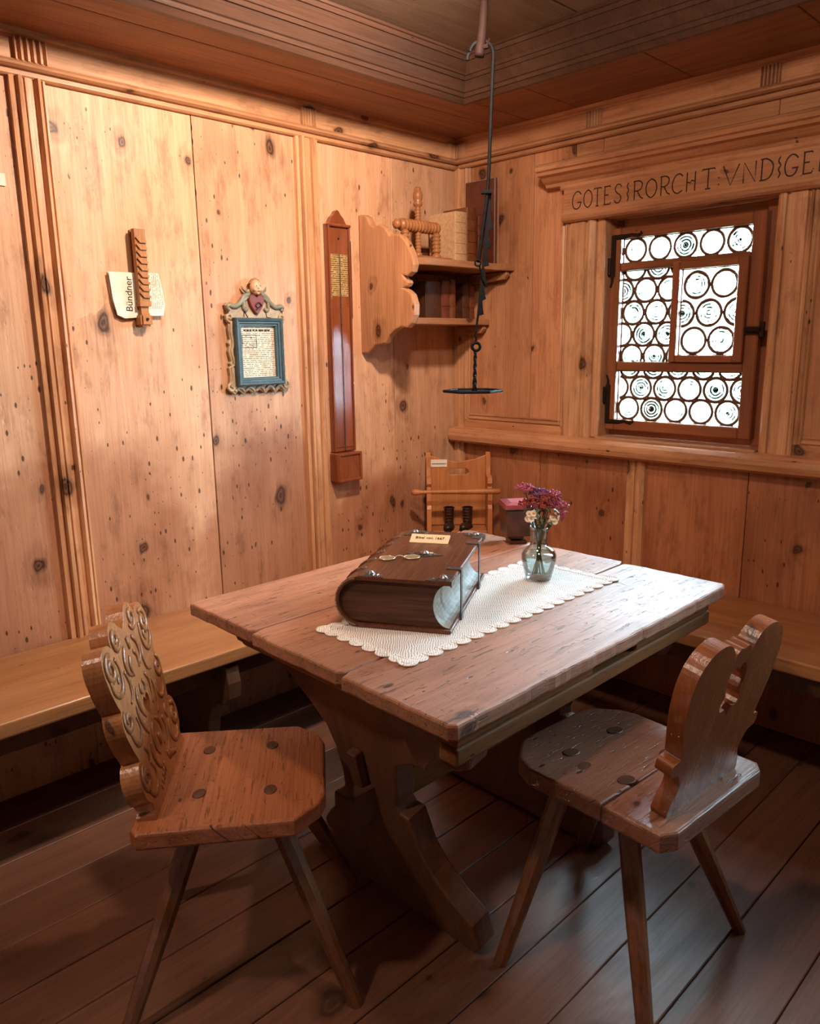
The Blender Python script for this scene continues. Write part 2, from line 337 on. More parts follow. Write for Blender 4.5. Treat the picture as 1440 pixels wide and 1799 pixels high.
def boxmesh(sx, sy, sz, bev, mat):
    k = (round(sx, 4), round(sy, 4), round(sz, 4), bev, mat)
    if k in _cache: return _cache[k]
    b = bmesh.new(); bmesh.ops.create_cube(b, size=1.0)
    for v in b.verts: v.co = Vector((v.co.x*sx, v.co.y*sy, v.co.z*sz))
    if bev: bmesh.ops.bevel(b, geom=b.edges[:], offset=min(bev, .45*min(sx, sy, sz)), segments=1 if bev < .006 else 3, affect='EDGES', profile=.5)
    me = bpy.data.meshes.new('box'); b.to_mesh(me); b.free(); me.materials.append(M[mat]); _cache[k] = me
    return me
def box(name, lo, hi, mat, parent=None, bev=.002, rot=(0, 0, 0)):
    s = [h - l for l, h in zip(lo, hi)]; c = [(h + l)/2 for l, h in zip(lo, hi)]
    return link(name, boxmesh(*s, bev, mat), mat, parent, c, rot)
def addbox(b, lo, hi, mtx=None):
    vs_ = [b.verts.new((x, y, z)) for x in (lo[0], hi[0]) for y in (lo[1], hi[1]) for z in (lo[2], hi[2])]
    for f in ((0, 1, 3, 2), (4, 6, 7, 5), (0, 4, 5, 1), (2, 3, 7, 6), (0, 2, 6, 4), (1, 5, 7, 3)): b.faces.new([vs_[i] for i in f])
    if mtx is not None:
        for v in vs_: v.co = mtx @ v.co
    return vs_
def prism(pts, thick, ax=(1, 0, 0), ay=(0, 0, 1), bev=0.0, holes=(), seg=2, b=None, origin=(0, 0, 0)):
    # outline in the (ax, ay) plane, extruded by thick along ax x ay (centred at 0..thick)
    own = b is None
    if own: b = bmesh.new()
    ax, ay = Vector(ax).normalized(), Vector(ay).normalized(); az = ax.cross(ay); O = Vector(origin)
    def loop(ps):
        vv = [b.verts.new(O + ax*p[0] + ay*p[1]) for p in ps]
        return vv, [b.edges.new((vv[i], vv[(i+1) % len(vv)])) for i in range(len(vv))]
    if holes:
        vs0, ed = loop(pts)
        for h in holes:
            _, e2 = loop(h); ed = ed + e2
        r = bmesh.ops.triangle_fill(b, use_beauty=True, use_dissolve=False, edges=ed)
        faces = [g for g in r['geom'] if isinstance(g, bmesh.types.BMFace)]
    else:
        vs0 = [b.verts.new(O + ax*p[0] + ay*p[1]) for p in pts]
        faces = [b.faces.new(vs0)]
    r = bmesh.ops.extrude_face_region(b, geom=faces)
    nv = [g for g in r['geom'] if isinstance(g, bmesh.types.BMVert)]
    for v in nv: v.co += az*thick
    if own:
        bmesh.ops.recalc_face_normals(b, faces=b.faces[:])
        if bev:
            eds = [e for e in b.edges if len(e.link_faces) == 2 and e.calc_face_angle(0) > .9 and abs(abs(e.link_faces[0].normal.dot(az)) - abs(e.link_faces[1].normal.dot(az))) > .5]
            bmesh.ops.bevel(b, geom=eds, offset=bev, segments=seg, affect='EDGES', profile=.5, clamp_overlap=True)
    return b
def extrude(name, prof, A, B, ou, up, mat, parent=None, center=True):
    # straight moulding: profile points (out, up) swept from A to B
    A, B, ou, up = Vector(A), Vector(B), Vector(ou), Vector(up); c = (A + B)/2 if center else Vector()
    b = bmesh.new(); r0 = [b.verts.new(A - c + ou*p[0] + up*p[1]) for p in prof]; r1 = [b.verts.new(B - c + ou*p[0] + up*p[1]) for p in prof]
    n = len(prof)
    for i in range(n): b.faces.new((r0[i], r0[(i+1) % n], r1[(i+1) % n], r1[i]))
    b.faces.new(r0); b.faces.new(r1[::-1])
    return link(name, b, mat, parent, c)
def addlathe(b, prof, n=20, mtx=None, cap=True):
    rings = []
    for r, z in prof:
        rings.append([b.verts.new((r*math.cos(2*math.pi*i/n), r*math.sin(2*math.pi*i/n), z)) for i in range(n)])
    fs = []
    for a, c in zip(rings, rings[1:]):
        for i in range(n): fs.append(b.faces.new((a[i], a[(i+1) % n], c[(i+1) % n], c[i])))
    if cap: b.faces.new(rings[0][::-1]); b.faces.new(rings[-1])
    if mtx is not None:
        for rg in rings:
            for v in rg: v.co = mtx @ v.co
    return b
def lathe(prof, n=20, mtx=None, cap=True): return addlathe(bmesh.new(), prof, n, mtx, cap)
def addtube(b, pts, rad, n=6, closed=False, flat=1.0, nrm=None):
    P = [Vector(p) for p in pts]; rings = []; N = len(P)
    for i, p in enumerate(P):
        t = (P[(i+1) % N] - P[i-1]) if closed else (P[min(i+1, N-1)] - P[max(i-1, 0)])
        t.normalize(); up = Vector(nrm) if nrm else (Vector((0, 0, 1)) if abs(t.z) < .9 else Vector((1, 0, 0)))
        s = t.cross(up); s.normalize(); u = s.cross(t)
        r = rad[i] if isinstance(rad, (list, tuple)) else rad
        rings.append([b.verts.new(p + (s*math.cos(2*math.pi*k/n) + u*flat*math.sin(2*math.pi*k/n))*r) for k in range(n)])
    for i in range(N if closed else N-1):
        a, c = rings[i], rings[(i+1) % N]
        for k in range(n): b.faces.new((a[k], a[(k+1) % n], c[(k+1) % n], c[k]))
    if not closed: b.faces.new(rings[0][::-1]); b.faces.new(rings[-1])
    return b
def tube(pts, rad, n=6, closed=False, flat=1.0, nrm=None): return addtube(bmesh.new(), pts, rad, n, closed, flat, nrm)
def spline(pts, k=6, closed=False):
    P = [Vector(p) for p in pts]; out = []; n = len(P)
    for i in range(n if closed else n-1):
        p0, p1, p2, p3 = (P[(i-1) % n] if closed or i > 0 else P[0]), P[i], P[(i+1) % n], (P[(i+2) % n] if closed or i+2 < n else P[-1])
        for j in range(k):
            t = j/k
            out.append(.5*((2*p1) + (p2-p0)*t + (2*p0-5*p1+4*p2-p3)*t*t + (3*p1-p0-3*p2+p3)*t**3))
    if not closed: out.append(P[-1])
    return out
def sp2(pts, k=4, closed=False): return [(v.x, v.y) for v in spline([(p[0], p[1], 0) for p in pts], k, closed)]
def mirror(half): return list(half) + [(-x, y) for x, y in reversed(half) if abs(x) > 1e-6]
def textmesh(s, size):
    c = bpy.data.curves.new('lettering', 'FONT'); c.body = s; c.size = size; c.align_x = 'CENTER'; c.align_y = 'CENTER'; c.extrude = .0002
    o = bpy.data.objects.new('lettering', c); col.objects.link(o)
    dg = bpy.context.evaluated_depsgraph_get(); me = bpy.data.meshes.new_from_object(o.evaluated_get(dg))
    bpy.data.objects.remove(o); bpy.data.curves.remove(c); me.materials.clear(); return me
def basis(xa, ya, loc=(0, 0, 0)):
    xa, ya = Vector(xa).normalized(), Vector(ya).normalized(); m = Matrix((xa, ya, xa.cross(ya))).transposed().to_4x4(); m.translation = Vector(loc); return m
def place(o, m): o.matrix_local = m; return o
def copy_tree(root):
    r = root.copy(); col.objects.link(r)
    for ch in list(root.children):
        c = ch.copy(); col.objects.link(c); c.parent = r
        for g in list(ch.children):
            d = g.copy(); col.objects.link(d); d.parent = c
    return r
XW, YW = 3.6, -3.8          # far side and back of the room
def struct(o): o['kind'] = 'structure'; return o
# ------------------------------------------------------------------ the room
def rootbox(name, lo, hi, mat):
    b = bmesh.new(); addbox(b, lo, hi); return struct(link(name, b, mat))
floor = rootbox('floor', (-.1, YW-.1, -.10), (XW+.1, .1, -.03), 'dark')
fx = [-.02, .16, .315, .468, .628, .778, .911, 1.05, 1.192, 1.337, 1.47, 1.611, 1.765, 1.93]
while fx[-1] < XW: fx.append(fx[-1] + random.uniform(.14, .165))
for i in range(len(fx)-1):
    cuts = [YW, 0.0]
    if i % 3 == 2: cuts = [YW, -2.9 + .3*(i % 2), 0.0]
    for a, c in zip(cuts, cuts[1:]):
        box('plank', (fx[i]+.0012, a+.001, -.03), (min(fx[i+1], XW)-.0012, c-.001, random.uniform(-.0012, 0)), 'floor', floor, .002)

wl = rootbox('wall_left', (-.15, YW-.1, -.03), (-.026, .15, 2.34), 'dark')
POSTS = [(-1.775, .095), (-.845, .097), (-2.75, .095)]
joints = [YW, -3.28, -2.75, -2.26, -1.728, -1.235, -.797, -.376, 0.0]
for a, c in zip(joints, joints[1:]):
    dx = random.uniform(-.0015, .0015)
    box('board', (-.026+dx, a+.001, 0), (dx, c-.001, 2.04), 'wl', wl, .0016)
PP = [(0, 0), (.001, .016), (.013, .018), (.016, .008), (.019, .008), (.022, .026), (.030, .028), (.034, .020), (.036, .010), (.040, .010), (.042, .016), (.060, .016), (.062, .010), (.066, .010), (.068, .020), (.072, .028), (.080, .026), (.083, .008), (.086, .008), (.089, .016), (.094, .016), (.095, 0)]
for y0, wd in POSTS:
    extrude('pilaster_strip', [(p*wd/.095, q) for p, q in PP], (0, y0, .45), (0, y0, 2.034), (0, 1, 0), (1, 0, 0), 'strip', wl)
LOW = [(0, 0), (.014, 0), (.020, .004), (.020, .014), (.013, .015), (.013, .018), (.026, .019), (.036, .024), (.038, .030), (.032, .036), (.020, .038), (.016, .043), (0, .043)]
TOPM = [(0, 0), (.012, 0), (.014, .006), (.022, .010), (.026, .021), (0, .021)]
extrude('frieze_moulding', LOW, (0, YW, 2.031), (0, 0, 2.031), (1, 0, 0), (0, 0, 1), 'stripy', wl)
extrude('cornice_moulding', TOPM, (0, YW, 2.127), (0, 0, 2.127), (1, 0, 0), (0, 0, 1), 'stripy', wl)
for a, c in ((YW, -2.4), (-2.4, -1.71), (-1.71, -.785), (-.785, 0)):
    box('frieze_board', (-.02, a+.001, 2.05), (.008, c-.001, 2.149), 'wly', wl, .001)
def flutes(w_, n=5, d=.016):
    pr = [(0, 0), (0, d)]
    for i in range(n):
        a = w_*i/n; s_ = w_/n
        pr += [(a+.12*s_, d), (a+.32*s_, d-.012), (a+.68*s_, d-.012), (a+.88*s_, d)]
    return pr + [(w_, d), (w_, 0)]
for y0, wd in ((-1.752, .082), (-.813, .058), (-.062, .054), (-2.76, .08)):
    extrude('frieze_block', flutes(wd), (.008, y0, 2.072), (.008, y0, 2.128), (0, 1, 0), (1, 0, 0), 'strip', wl)

b = bmesh.new()
OX0, OX1, OZ0, OZ1 = .735, 1.346, .958, 1.762; WD = 1.30      # an equal, unseen window is added WD further along for more daylight
for lo, hi in (((-.15, .024, -.03), (OX0, .17, 2.34)), ((OX1, .024, -.03), (OX0+WD, .17, 2.34)), ((OX1+WD, .024, -.03), (XW+.1, .17, 2.34)), ((OX0, .024, -.03), (OX1, .17, OZ0)), ((OX0, .024, OZ1), (OX1, .17, 2.34)), ((OX0+WD, .024, -.03), (OX1+WD, .17, OZ0)), ((OX0+WD, .024, OZ1), (OX1+WD, .17, 2.34))): addbox(b, lo, hi)
wr = struct(link('wall_right', b, 'dark'))
def rb(x0, x1, z0, z1, m='wr', n='board', y0=0.0):
    d = random.uniform(-.0012, .0012)
    return box(n, (x0+.001, y0+d, z0), (x1-.001, .024+d, z1), m, wr, .0016)
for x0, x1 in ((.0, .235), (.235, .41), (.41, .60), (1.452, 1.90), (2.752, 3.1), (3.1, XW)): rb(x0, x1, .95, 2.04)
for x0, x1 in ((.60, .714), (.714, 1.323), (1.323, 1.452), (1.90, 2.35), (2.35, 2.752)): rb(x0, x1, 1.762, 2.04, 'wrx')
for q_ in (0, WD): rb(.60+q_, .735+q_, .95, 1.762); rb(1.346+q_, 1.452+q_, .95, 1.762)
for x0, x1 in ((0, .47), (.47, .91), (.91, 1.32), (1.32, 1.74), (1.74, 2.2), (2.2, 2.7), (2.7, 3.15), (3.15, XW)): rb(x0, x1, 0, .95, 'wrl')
def wr_ext(name, prof, A, B, ou, up, m): return extrude(name, prof, A, B, ou, up, m, wr)
N = (0, -1, 0)
wr_ext('frieze_moulding', LOW, (.03, 0, 2.031), (XW, 0, 2.031), N, (0, 0, 1), 'stripx')
wr_ext('cornice_moulding', TOPM, (.024, 0, 2.127), (XW, 0, 2.127), N, (0, 0, 1), 'stripx')
for a, c in ((.009, .68), (.68, 1.295), (1.295, 2.3), (2.3, XW)): box('frieze_board', (a, -.008, 2.05), (c-.001, .02, 2.149), 'wrx', wr, .001)
for x0, wd in ((.009, .055), (.653, .058), (1.268, .056), (2.0, .056)):
    extrude('frieze_block', flutes(wd), (x0, -.008, 2.072), (x0, -.008, 2.128), (1, 0, 0), N, 'strip', wr)
wr_ext('corner_strip', [(0, 0), (0, .012), (.02, .014), (.024, .02), (.032, .02), (.036, .012), (.058, .010), (.058, 0)], (.003, 0, .955), (.003, 0, 2.034), (1, 0, 0), N, 'strip')
wr_ext('corner_strip', [(0, 0), (0, .012), (.02, .014), (.024, .02), (.032, .02), (.036, .012), (.055, .010), (.055, 0)], (.003, 0, .45), (.003, 0, .895), (1, 0, 0), N, 'strip')
for x0 in (.875, 1.755, 2.55):
    wr_ext('wall_strip', [(0, 0), (0, .012), (.03, .012), (.033, .004), (.040, .004), (.043, .02), (.062, .02), (.072, .012), (.075, 0)], (x0, 0, .45), (x0, 0, .895), (1, 0, 0), N, 'strip')
# framed panels beside the window
BEAD = [(0, 0), (0, .010), (.006, .016), (.012, .012), (.016, .006), (.022, .010), (.026, .004), (.026, 0)]
rail = [(0, 0), (.010, 0), (.010, .036), (0, .036)]
wr_ext('panel_rail', rail, (.062, 0, .957), (.58, 0, .957), N, (0, 0, 1), 'wrx')
wr_ext('panel_bead', BEAD, (.09, 0, .992), (.575, 0, .992), (0, 0, 1), N, 'stripx')
wr_ext('panel_bead', BEAD, (.062, 0, .992), (.062, 0, 2.031), (1, 0, 0), N, 'strip')
wr_ext('panel_bead', BEAD, (.579, 0, .992), (.579, 0, 1.76), (-1, 0, 0), N, 'strip')
wr_ext('panel_rail', rail, (1.452, 0, .957), (1.878, 0, .957), N, (0, 0, 1), 'wrx')
wr_ext('panel_bead', BEAD, (1.48, 0, .992), (1.876, 0, .992), (0, 0, 1), N, 'stripx')
wr_ext('panel_bead', BEAD, (1.452, 0, .992), (1.452, 0, 1.76), (1, 0, 0), N, 'strip')
# window casings, reveals
CAS = [(0, 0), (0, .016), (.006, .020), (.010, .012), (.016, .012), (.020, .018), (.080, .018), (.084, .010), (.090, .010), (.094, .020), (.104, .024), (.114, .020), (.124, .012), (.127, 0)]
for q_ in (0, WD):
    wr_ext('window_casing', CAS, (.578+q_, 0, .957), (.578+q_, 0, 1.764), (1, 0, 0), N, 'strip')
    wr_ext('window_casing', [(.106-a*.835, h) for a, h in CAS], (1.346+q_, 0, .957), (1.346+q_, 0, 1.764), (1, 0, 0), N, 'strip')
    box('window_reveal', (.704+q_, -.008, .957), (.738+q_, .13, 1.764), 'strip', wr, .008)
    box('window_reveal', (1.343+q_, -.004, .957), (1.362+q_, .13, 1.764), 'strip', wr, .004)
    box('window_reveal', (.738+q_, -.004, 1.756), (1.343+q_, .13, 1.775), 'stripx', wr, .003)
    box('window_reveal', (.738+q_, -.03, .945), (1.343+q_, .13, .966), 'stripx', wr, .003)
sill = struct(extrude('trim_1', [(0, 0), (.046, 0), (.060, .010), (.065, .030), (.062, .048), (.048, .060), (.02, .064), (0, .064)], (.012, 0, .893), (XW, 0, .893), N, (0, 0, 1), 'stripx'))
# lintel with carved inscription
lint = rootbox('trim_2', (.575, -.036, 1.785), (2.85, 0, 1.872), 'wrx')
def ltx(name, prof, x0, z, m='stripx'): return extrude(name, prof, (x0, 0, z), (2.85, 0, z), N, (0, 0, 1), m, lint)
ltx('cornice', [(0, 0), (.040, 0), (.046, .010), (.060, .016), (.078, .030), (.098, .034), (.102, .044), (.112, .048), (.116, .060), (.108, .070), (.092, .076), (0, .082)], .497, 1.888)
ltx('cove_moulding', [(0, 0), (.036, 0), (.040, .006), (.040, .017), (0, .017)], .56, 1.872)
ltx('lower_moulding', [(0, 0), (.030, 0), (.040, .006), (.044, .014), (.038, .020), (.038, .028), (0, .030)], .57, 1.757)
GL = {
 'G': [[(.92, .80), (.7, .97), (.4, .98), (.12, .75), (.05, .4), (.2, .08), (.5, 0), (.78, .1), (.9, .32)], [(.55, .36), (.98, .36)]],
 'O': [[(.5, 1), (.15, .82), (.03, .5), (.15, .18), (.5, 0), (.85, .18), (.97, .5), (.85, .82), (.5, 1)]],
 'T': [[(.5, 0), (.5, 1)], [(.0, .93), (.05, 1), (.95, 1), (1, .93)], [(.3, 0), (.7, 0)]],
 'E': [[(.85, .93), (.8, 1), (.12, 1)], [(.2, 1), (.2, 0)], [(.12, 0), (.85, 0), (.92, .1)], [(.2, .52), (.65, .52)]],
 'S': [[(.9, .85), (.65, 1), (.3, .97), (.15, .76), (.35, .56), (.7, .42), (.85, .2), (.6, .0), (.25, .02), (.08, .17)]],
 'R': [[(.2, 0), (.2, 1)], [(.1, 1), (.6, 1), (.88, .85), (.82, .6), (.55, .48), (.2, .48)], [(.45, .48), (.75, .12), (1, .02)]],
 'C': [[(.92, .85), (.65, 1), (.3, .92), (.07, .55), (.15, .18), (.5, 0), (.9, .12)]],
 'H': [[(.12, 0), (.12, 1)], [(.88, 0), (.88, 1)], [(.12, .5), (.45, .44), (.55, .56), (.88, .5)]],
 'V': [[(0, 1), (.5, 0), (1, 1)]], 'N': [[(.1, 0), (.1, 1), (.9, 0), (.9, 1)]],
 'D': [[(.18, 0), (.18, 1)], [(.06, 1), (.5, 1), (.92, .75), (.95, .4), (.75, .1), (.4, 0), (.06, 0)]],
 ':': [[(.6, 1), (.25, .8), (.7, .6), (.3, .4), (.7, .2), (.35, 0)]], '.': [[(.4, .45), (.6, .5)], [(.5, .1), (.6, .16)]],
}
b = bmesh.new()
for ch, x0, x1 in [('G', .612, .660), ('O', .668, .710), ('T', .716, .752), ('E', .760, .800), ('S', .810, .848), (':', .866, .880), ('R', .892, .940), ('O', .950, .998), ('R', 1.006, 1.052), ('C', 1.058, 1.106), ('H', 1.114, 1.156), ('T', 1.176, 1.226), ('.', 1.234, 1.248), ('V', 1.256, 1.314), ('N', 1.326, 1.378), ('D', 1.386, 1.434), (':', 1.446, 1.462), ('G', 1.47, 1.518), ('E', 1.526, 1.566), ('R', 1.576, 1.622)]:
    # the letters are spaced as on the board; positions run from the left end of the lintel
    x0, x1 = .612 + (x0-.612)*.878, .612 + (x1-.612)*.878
    for st in GL[ch]:
        ps = [(x0 + (x1-x0)*p[0], -.0362, 1.799 + .060*p[1]) for p in st]
        if len(ps) > 4: ps = spline(ps, 4)
        addtube(b, ps, .0021, 6, flat=.35, nrm=(0, 1, 0))
link('inscription', b, 'carved_ink', lint)['label'] = 'carved blackened lettering'

# ceiling: low border boards, crown moulding, raised middle field
ceil = rootbox('ceiling', (-.1, YW-.1, 2.29), (XW+.1, .1, 2.36), 'dark')
for x0, x1 in ((0, .252), (.252, .40)): box('border_board', (x0+.0015, YW, 2.148), (x1, -.001 if x0 < .1 else -.02, 2.172), 'soff_y', ceil, .002)
for x0, x1 in ((.402, .62), (.62, 1.055), (1.055, 1.485), (1.485, 1.95), (1.95, 2.6), (2.6, XW-.4)): box('border_board', (x0+.001, -.40, 2.147), (x1-.001, -.002, 2.171), 'soff_x', ceil, .002)
box('border_board', (XW-.40, YW, 2.148), (XW, -.002, 2.172), 'soff_y', ceil, .002)
box('border_board', (.402, YW, 2.147), (XW-.402, YW+.40, 2.171), 'soff_x', ceil, .002)
CR = [(.368, 2.148), (.374, 2.138), (.392, 2.137), (.400, 2.146), (.404, 2.150), (.410, 2.151), (.415, 2.161), (.421, 2.163), (.442, 2.190), (.448, 2.189), (.455, 2.199), (.461, 2.199), (.466, 2.206), (.489, 2.229), (.495, 2.228), (.502, 2.238), (.508, 2.239), (.510, 2.256), (.44, 2.256)]
b = bmesh.new(); rings = []
for d, z in CR: rings.append([b.verts.new(p) for p in ((d, -d, z), (XW-d, -d, z), (XW-d, YW+d, z), (d, YW+d, z))])
for a, c in zip(rings, rings[1:]):
    for i in range(4): b.faces.new((a[i], a[(i+1) % 4], c[(i+1) % 4], c[i]))
link('crown_moulding', b, 'crown', ceil)
fxs = [.44, .93, 1.36, 1.8, 2.25, 2.7, XW-.44]
for a, c in zip(fxs, fxs[1:]): box('field_board', (a+.002, YW+.44, 2.246), (c-.002, -.44, 2.27), 'field', ceil, .002)
# the two sides of the room behind the photographer
for nm, lo, hi in (('wall_back', (-.1, YW-.12, 0), (XW+.1, YW-.02, 2.3)), ('wall_side', (XW+.02, YW, 0), (XW+.12, .1, 2.3))): rootbox(nm, lo, hi, 'dark')
for i in range(8):
    box('board', (XW*i/8+.001, YW-.02, 0), (XW*(i+1)/8-.001, YW, 2.149), 'wr', bpy.data.objects['wall_back'], .002)
    box('board', (XW, YW*(i+1)/8+.001, 0), (XW+.02, YW*i/8-.001, 2.149), 'wr', bpy.data.objects['wall_side'], .002)

# ------------------------------------------------------------------ window
WY = .05
win = struct(empty('window_1'))
SX0, SX1, SZ0, SZ1 = .746, 1.303, .990, 1.722
fr = .040
box('fixed_frame', (.738, .075, .966), (.764, .13, 1.756), 'sashz', win, .002); box('fixed_frame', (1.29, .060, .966), (1.343, .13, 1.756), 'sashz', win, .002)
box('fixed_frame', (.764, .075, .966), (1.29, .13, 1.002), 'sash', win, .002); box('fixed_frame', (.764, .075, 1.71), (1.29, .13, 1.756), 'sash', win, .002)
y0, y1 = .024, .072
box('sash_stile', (SX0, y0, SZ0), (SX0+fr, y1, SZ1), 'sashz', win, .004); box('sash_stile', (SX1-fr-.004, y0, SZ0), (SX1, y1, SZ1), 'sashz', win, .004)
box('sash_rail', (SX0+fr, y0+.001, SZ0), (SX1-fr-.004, y1, SZ0+fr), 'sash', win, .004); box('sash_rail', (SX0+fr, y0+.001, SZ1-fr+.002), (SX1-fr-.004, y1, SZ1), 'sash', win, .004)
box('glazing_bar', (SX0+fr, y0+.003, 1.572), (SX1-fr-.004, y1, 1.600), 'sash', win, .004); box('glazing_bar', (SX0+fr, y0+.003, 1.212), (SX1-fr-.004, y1, 1.246), 'sash', win, .004)
cas = box('casement', (1.000, .010, 1.246), (1.026, .060, 1.586), 'sashz', win, .003)
def sub(lo, hi, m): o = box('casement_rail', lo, hi, m, cas, .003); o.location -= cas.location; return o
sub((1.228, .010, 1.246), (1.2600, .060, 1.586), 'sashz'); sub((1.026, .011, 1.246), (1.228, .060, 1.270), 'sash'); sub((1.026, .011, 1.560), (1.228, .060, 1.586), 'sash')
def clip_poly(poly, x0, x1, z0, z1):
    for ax, lim, sg in ((0, x0, 1), (0, x1, -1), (1, z0, 1), (1, z1, -1)):
        out = []
        for i, p in enumerate(poly):
            q = poly[(i+1) % len(poly)]; a, c = (p[ax]-lim)*sg, (q[ax]-lim)*sg
            if a >= 0: out.append(p)
            if a*c < 0: t = a/(a-c); out.append((p[0]+(q[0]-p[0])*t, p[1]+(q[1]-p[1])*t))
        poly = out
        if not poly: return []
    return poly
def leaded(x0, x1, z0, z1, centers, r, y):
    b = bmesh.new()
    for (cx, cz) in centers:
        n = 28; pts = [(cx + r*math.cos(2*math.pi*i/n), cz + r*math.sin(2*math.pi*i/n)) for i in range(n)]
        ins = [x0-.001 < p[0] < x1+.001 and z0-.001 < p[1] < z1+.001 for p in pts]
        if all(ins): addtube(b, [(p[0], y, p[1]) for p in pts], .0056, 6, True, flat=.7, nrm=(0, 1, 0)); continue
        k = next(i for i in range(n) if not ins[i]); run = []
        for j in range(1, n+1):
            i = (k+j) % n
            if ins[i]: run.append((pts[i][0], y, pts[i][1]))
            else:
                if len(run) > 1: addtube(b, run, .0056, 6, flat=.7, nrm=(0, 1, 0))
                run = []
    for A, B in (((x0, z0), (x1, z0)), ((x1, z0), (x1, z1)), ((x1, z1), (x0, z1)), ((x0, z1), (x0, z0))): addtube(b, [(A[0], y, A[1]), (B[0], y, B[1])], .003, 6, nrm=(0, 1, 0))
    done = set()
    for i, c in enumerate(centers):       # solder blobs where rings touch
        for d in centers[i+1:]:
            if math.hypot(c[0]-d[0], c[1]-d[1]) < 2.25*r:
                mx, mz = (c[0]+d[0])/2, (c[1]+d[1])/2
                if x0 < mx < x1 and z0 < mz < z1: bmesh.ops.create_icosphere(b, subdivisions=1, radius=.0065, matrix=Matrix.Translation((mx, y-.001, mz)))
    pane = link('leaded_pane', b, 'lead', win, smooth=True)
    link('filler_glass', prism([(x0, z0), (x1, z0), (x1, z1), (x0, z1)], .0015, (1, 0, 0), (0, 0, 1), origin=(0, y+.006, 0)), 'pane', pane)
    for (cx, cz) in centers:
        n = 28; poly = clip_poly([(cx + (r-.001)*math.cos(2*math.pi*i/n), cz + (r-.001)*math.sin(2*math.pi*i/n)) for i in range(n)], x0, x1, z0, z1)
        if len(poly) > 2: link('roundel', prism([(p[0]-cx, p[1]-cz) for p in poly], .002, (1, 0, 0), (0, 0, 1)), 'roundel', pane, (cx, y+.001, cz))
def grid(x0, z0, p, rows, cols, off, r):
    return [(x0 + p*(i + (.5 if (j+off) % 2 else 0)), z0 + p*.866*j) for j in range(rows) for i in range(cols)]
px0, px1 = SX0+fr, SX1-fr-.004
leaded(px0, px1, 1.600, 1.684, [(px0 + .0475 + .0946*i, 1.642) for i in range(5)], .0405, WY)
p_ = .0905; r_ = .0415
leaded(px0, 1.000, 1.246, 1.572, [c for c in grid(px0+.046-p_, 1.266, p_, 5, 5, 0, r_) if px0-r_*.7 < c[0] < 1.0+r_*.7], r_, WY+.006)
leaded(1.026, 1.228, 1.270, 1.560, [(1.026+.053, 1.320), (1.026+.150, 1.320), (1.026+.005, 1.412), (1.026+.102, 1.412), (1.026+.199, 1.412), (1.026+.053, 1.506), (1.026+.150, 1.506)], .0435, WY-.014)
leaded(px0, px1, 1.030, 1.212, [(px0 + .046 + .0946*i, 1.074) for i in range(5)] + [(px0 - .001 + .0946*i, 1.151) for i in range(6)] + [(px0 + .046 + .0946*i, 1.228) for i in range(5)], .0415, WY)
for zc, sg in ((1.690, -1), (1.022, 1)):
    b = bmesh.new(); yy = .0235
    addbox(b, (SX0+.004, yy-.003, min(zc, zc+sg*.13)-.008), (SX0+.022, yy, max(zc, zc+sg*.13)+.008))
    addtube(b, [(SX0+.012, yy-.001, zc), (SX0+.06, yy-.001, zc), (SX0+.085, yy-.001, zc+.004), (SX0+.11, yy-.001, zc-.002), (SX0+.125, yy-.001, zc+.006), (SX0+.118, yy-.001, zc+.012)], [.009, .008, .005, .007, .004, .003], 8, flat=.3, nrm=(0, 1, 0))
    addtube(b, [(SX0+.012, yy-.001, zc+sg*.13), (SX0+.012, yy-.001, zc+sg*.155), (SX0+.005, yy-.001, zc+sg*.175)], [.008, .005, .004], 8, flat=.3, nrm=(0, 1, 0))
    zk = zc + sg*.10
    addlathe(b, [(.007, -.03), (.007, .03)], 10, Matrix.Translation((SX0-.004, yy+.002, zk)))
    addbox(b, (SX0-.022, yy+.002, zk-.035), (SX0-.006, yy+.008, zk+.02))
    link('hinge', b, 'rust', win)['label'] = 'black iron angle hinge'
b = bmesh.new()
addbox(b, (1.262, .014, 1.338), (1.31, .022, 1.362)); addtube(b, [(1.27, .008, 1.35), (1.30, .000, 1.35), (1.322, -.004, 1.352)], [.006, .005, .008], 8); addbox(b, (1.318, -.006, 1.328), (1.332, .004, 1.376))
link('window_catch', b, 'rust', win)['label'] = 'black iron catch'
win_added = copy_tree(win); win_added.name = 'added_window'; win_added.location = (WD, 0, 0)  # copy added out of view to bring in extra daylight
# outside: meadow and trees seen through the bottle glass
gr = box('meadow', (-30, .6, -1.6), (30, 60, -1.5), 'grass', None, 0); gr['kind'] = 'structure'
def tree(loc, h, rad, label, n, seed):
    rnd = random.Random(seed); t = empty('leafy_tree', loc, 0, label, 'tree', 'trees outside the window')
    link('trunk', tube([(0, 0, 0), (.05, .02, h*.3), (0, .08, h*.6)], [.12, .09, .05], 8), 'bark', t)
    b = bmesh.new()
    for _ in range(n):
        v = Vector((rnd.gauss(0, 1), rnd.gauss(0, 1), rnd.gauss(0, 1))).normalized()*rnd.uniform(.45, 1.0)
        p = Vector((v.x*rad, v.y*rad, h*.62 + v.z*h*.40)); s = rnd.uniform(.10, .22)
        a = Vector((rnd.uniform(-1, 1), rnd.uniform(-1, 1), rnd.uniform(-1, 1))).normalized(); c = a.cross(Vector((rnd.uniform(-1, 1), rnd.uniform(-1, 1), .3))).normalized()
        b.faces.new([b.verts.new(p + a*s*i + c*s*.55*j) for i, j in ((-1, 0), (0, -1), (1, 0), (0, 1))])
    me = bpy.data.meshes.new('foliage'); b.to_mesh(me); b.free(); o = link('foliage', me, 'foliage', t); return t
tree((-1.9, 5.2, -1.5), 4.4, 1.0, 'green leafy tree outside the left half of the window', 300, 3)
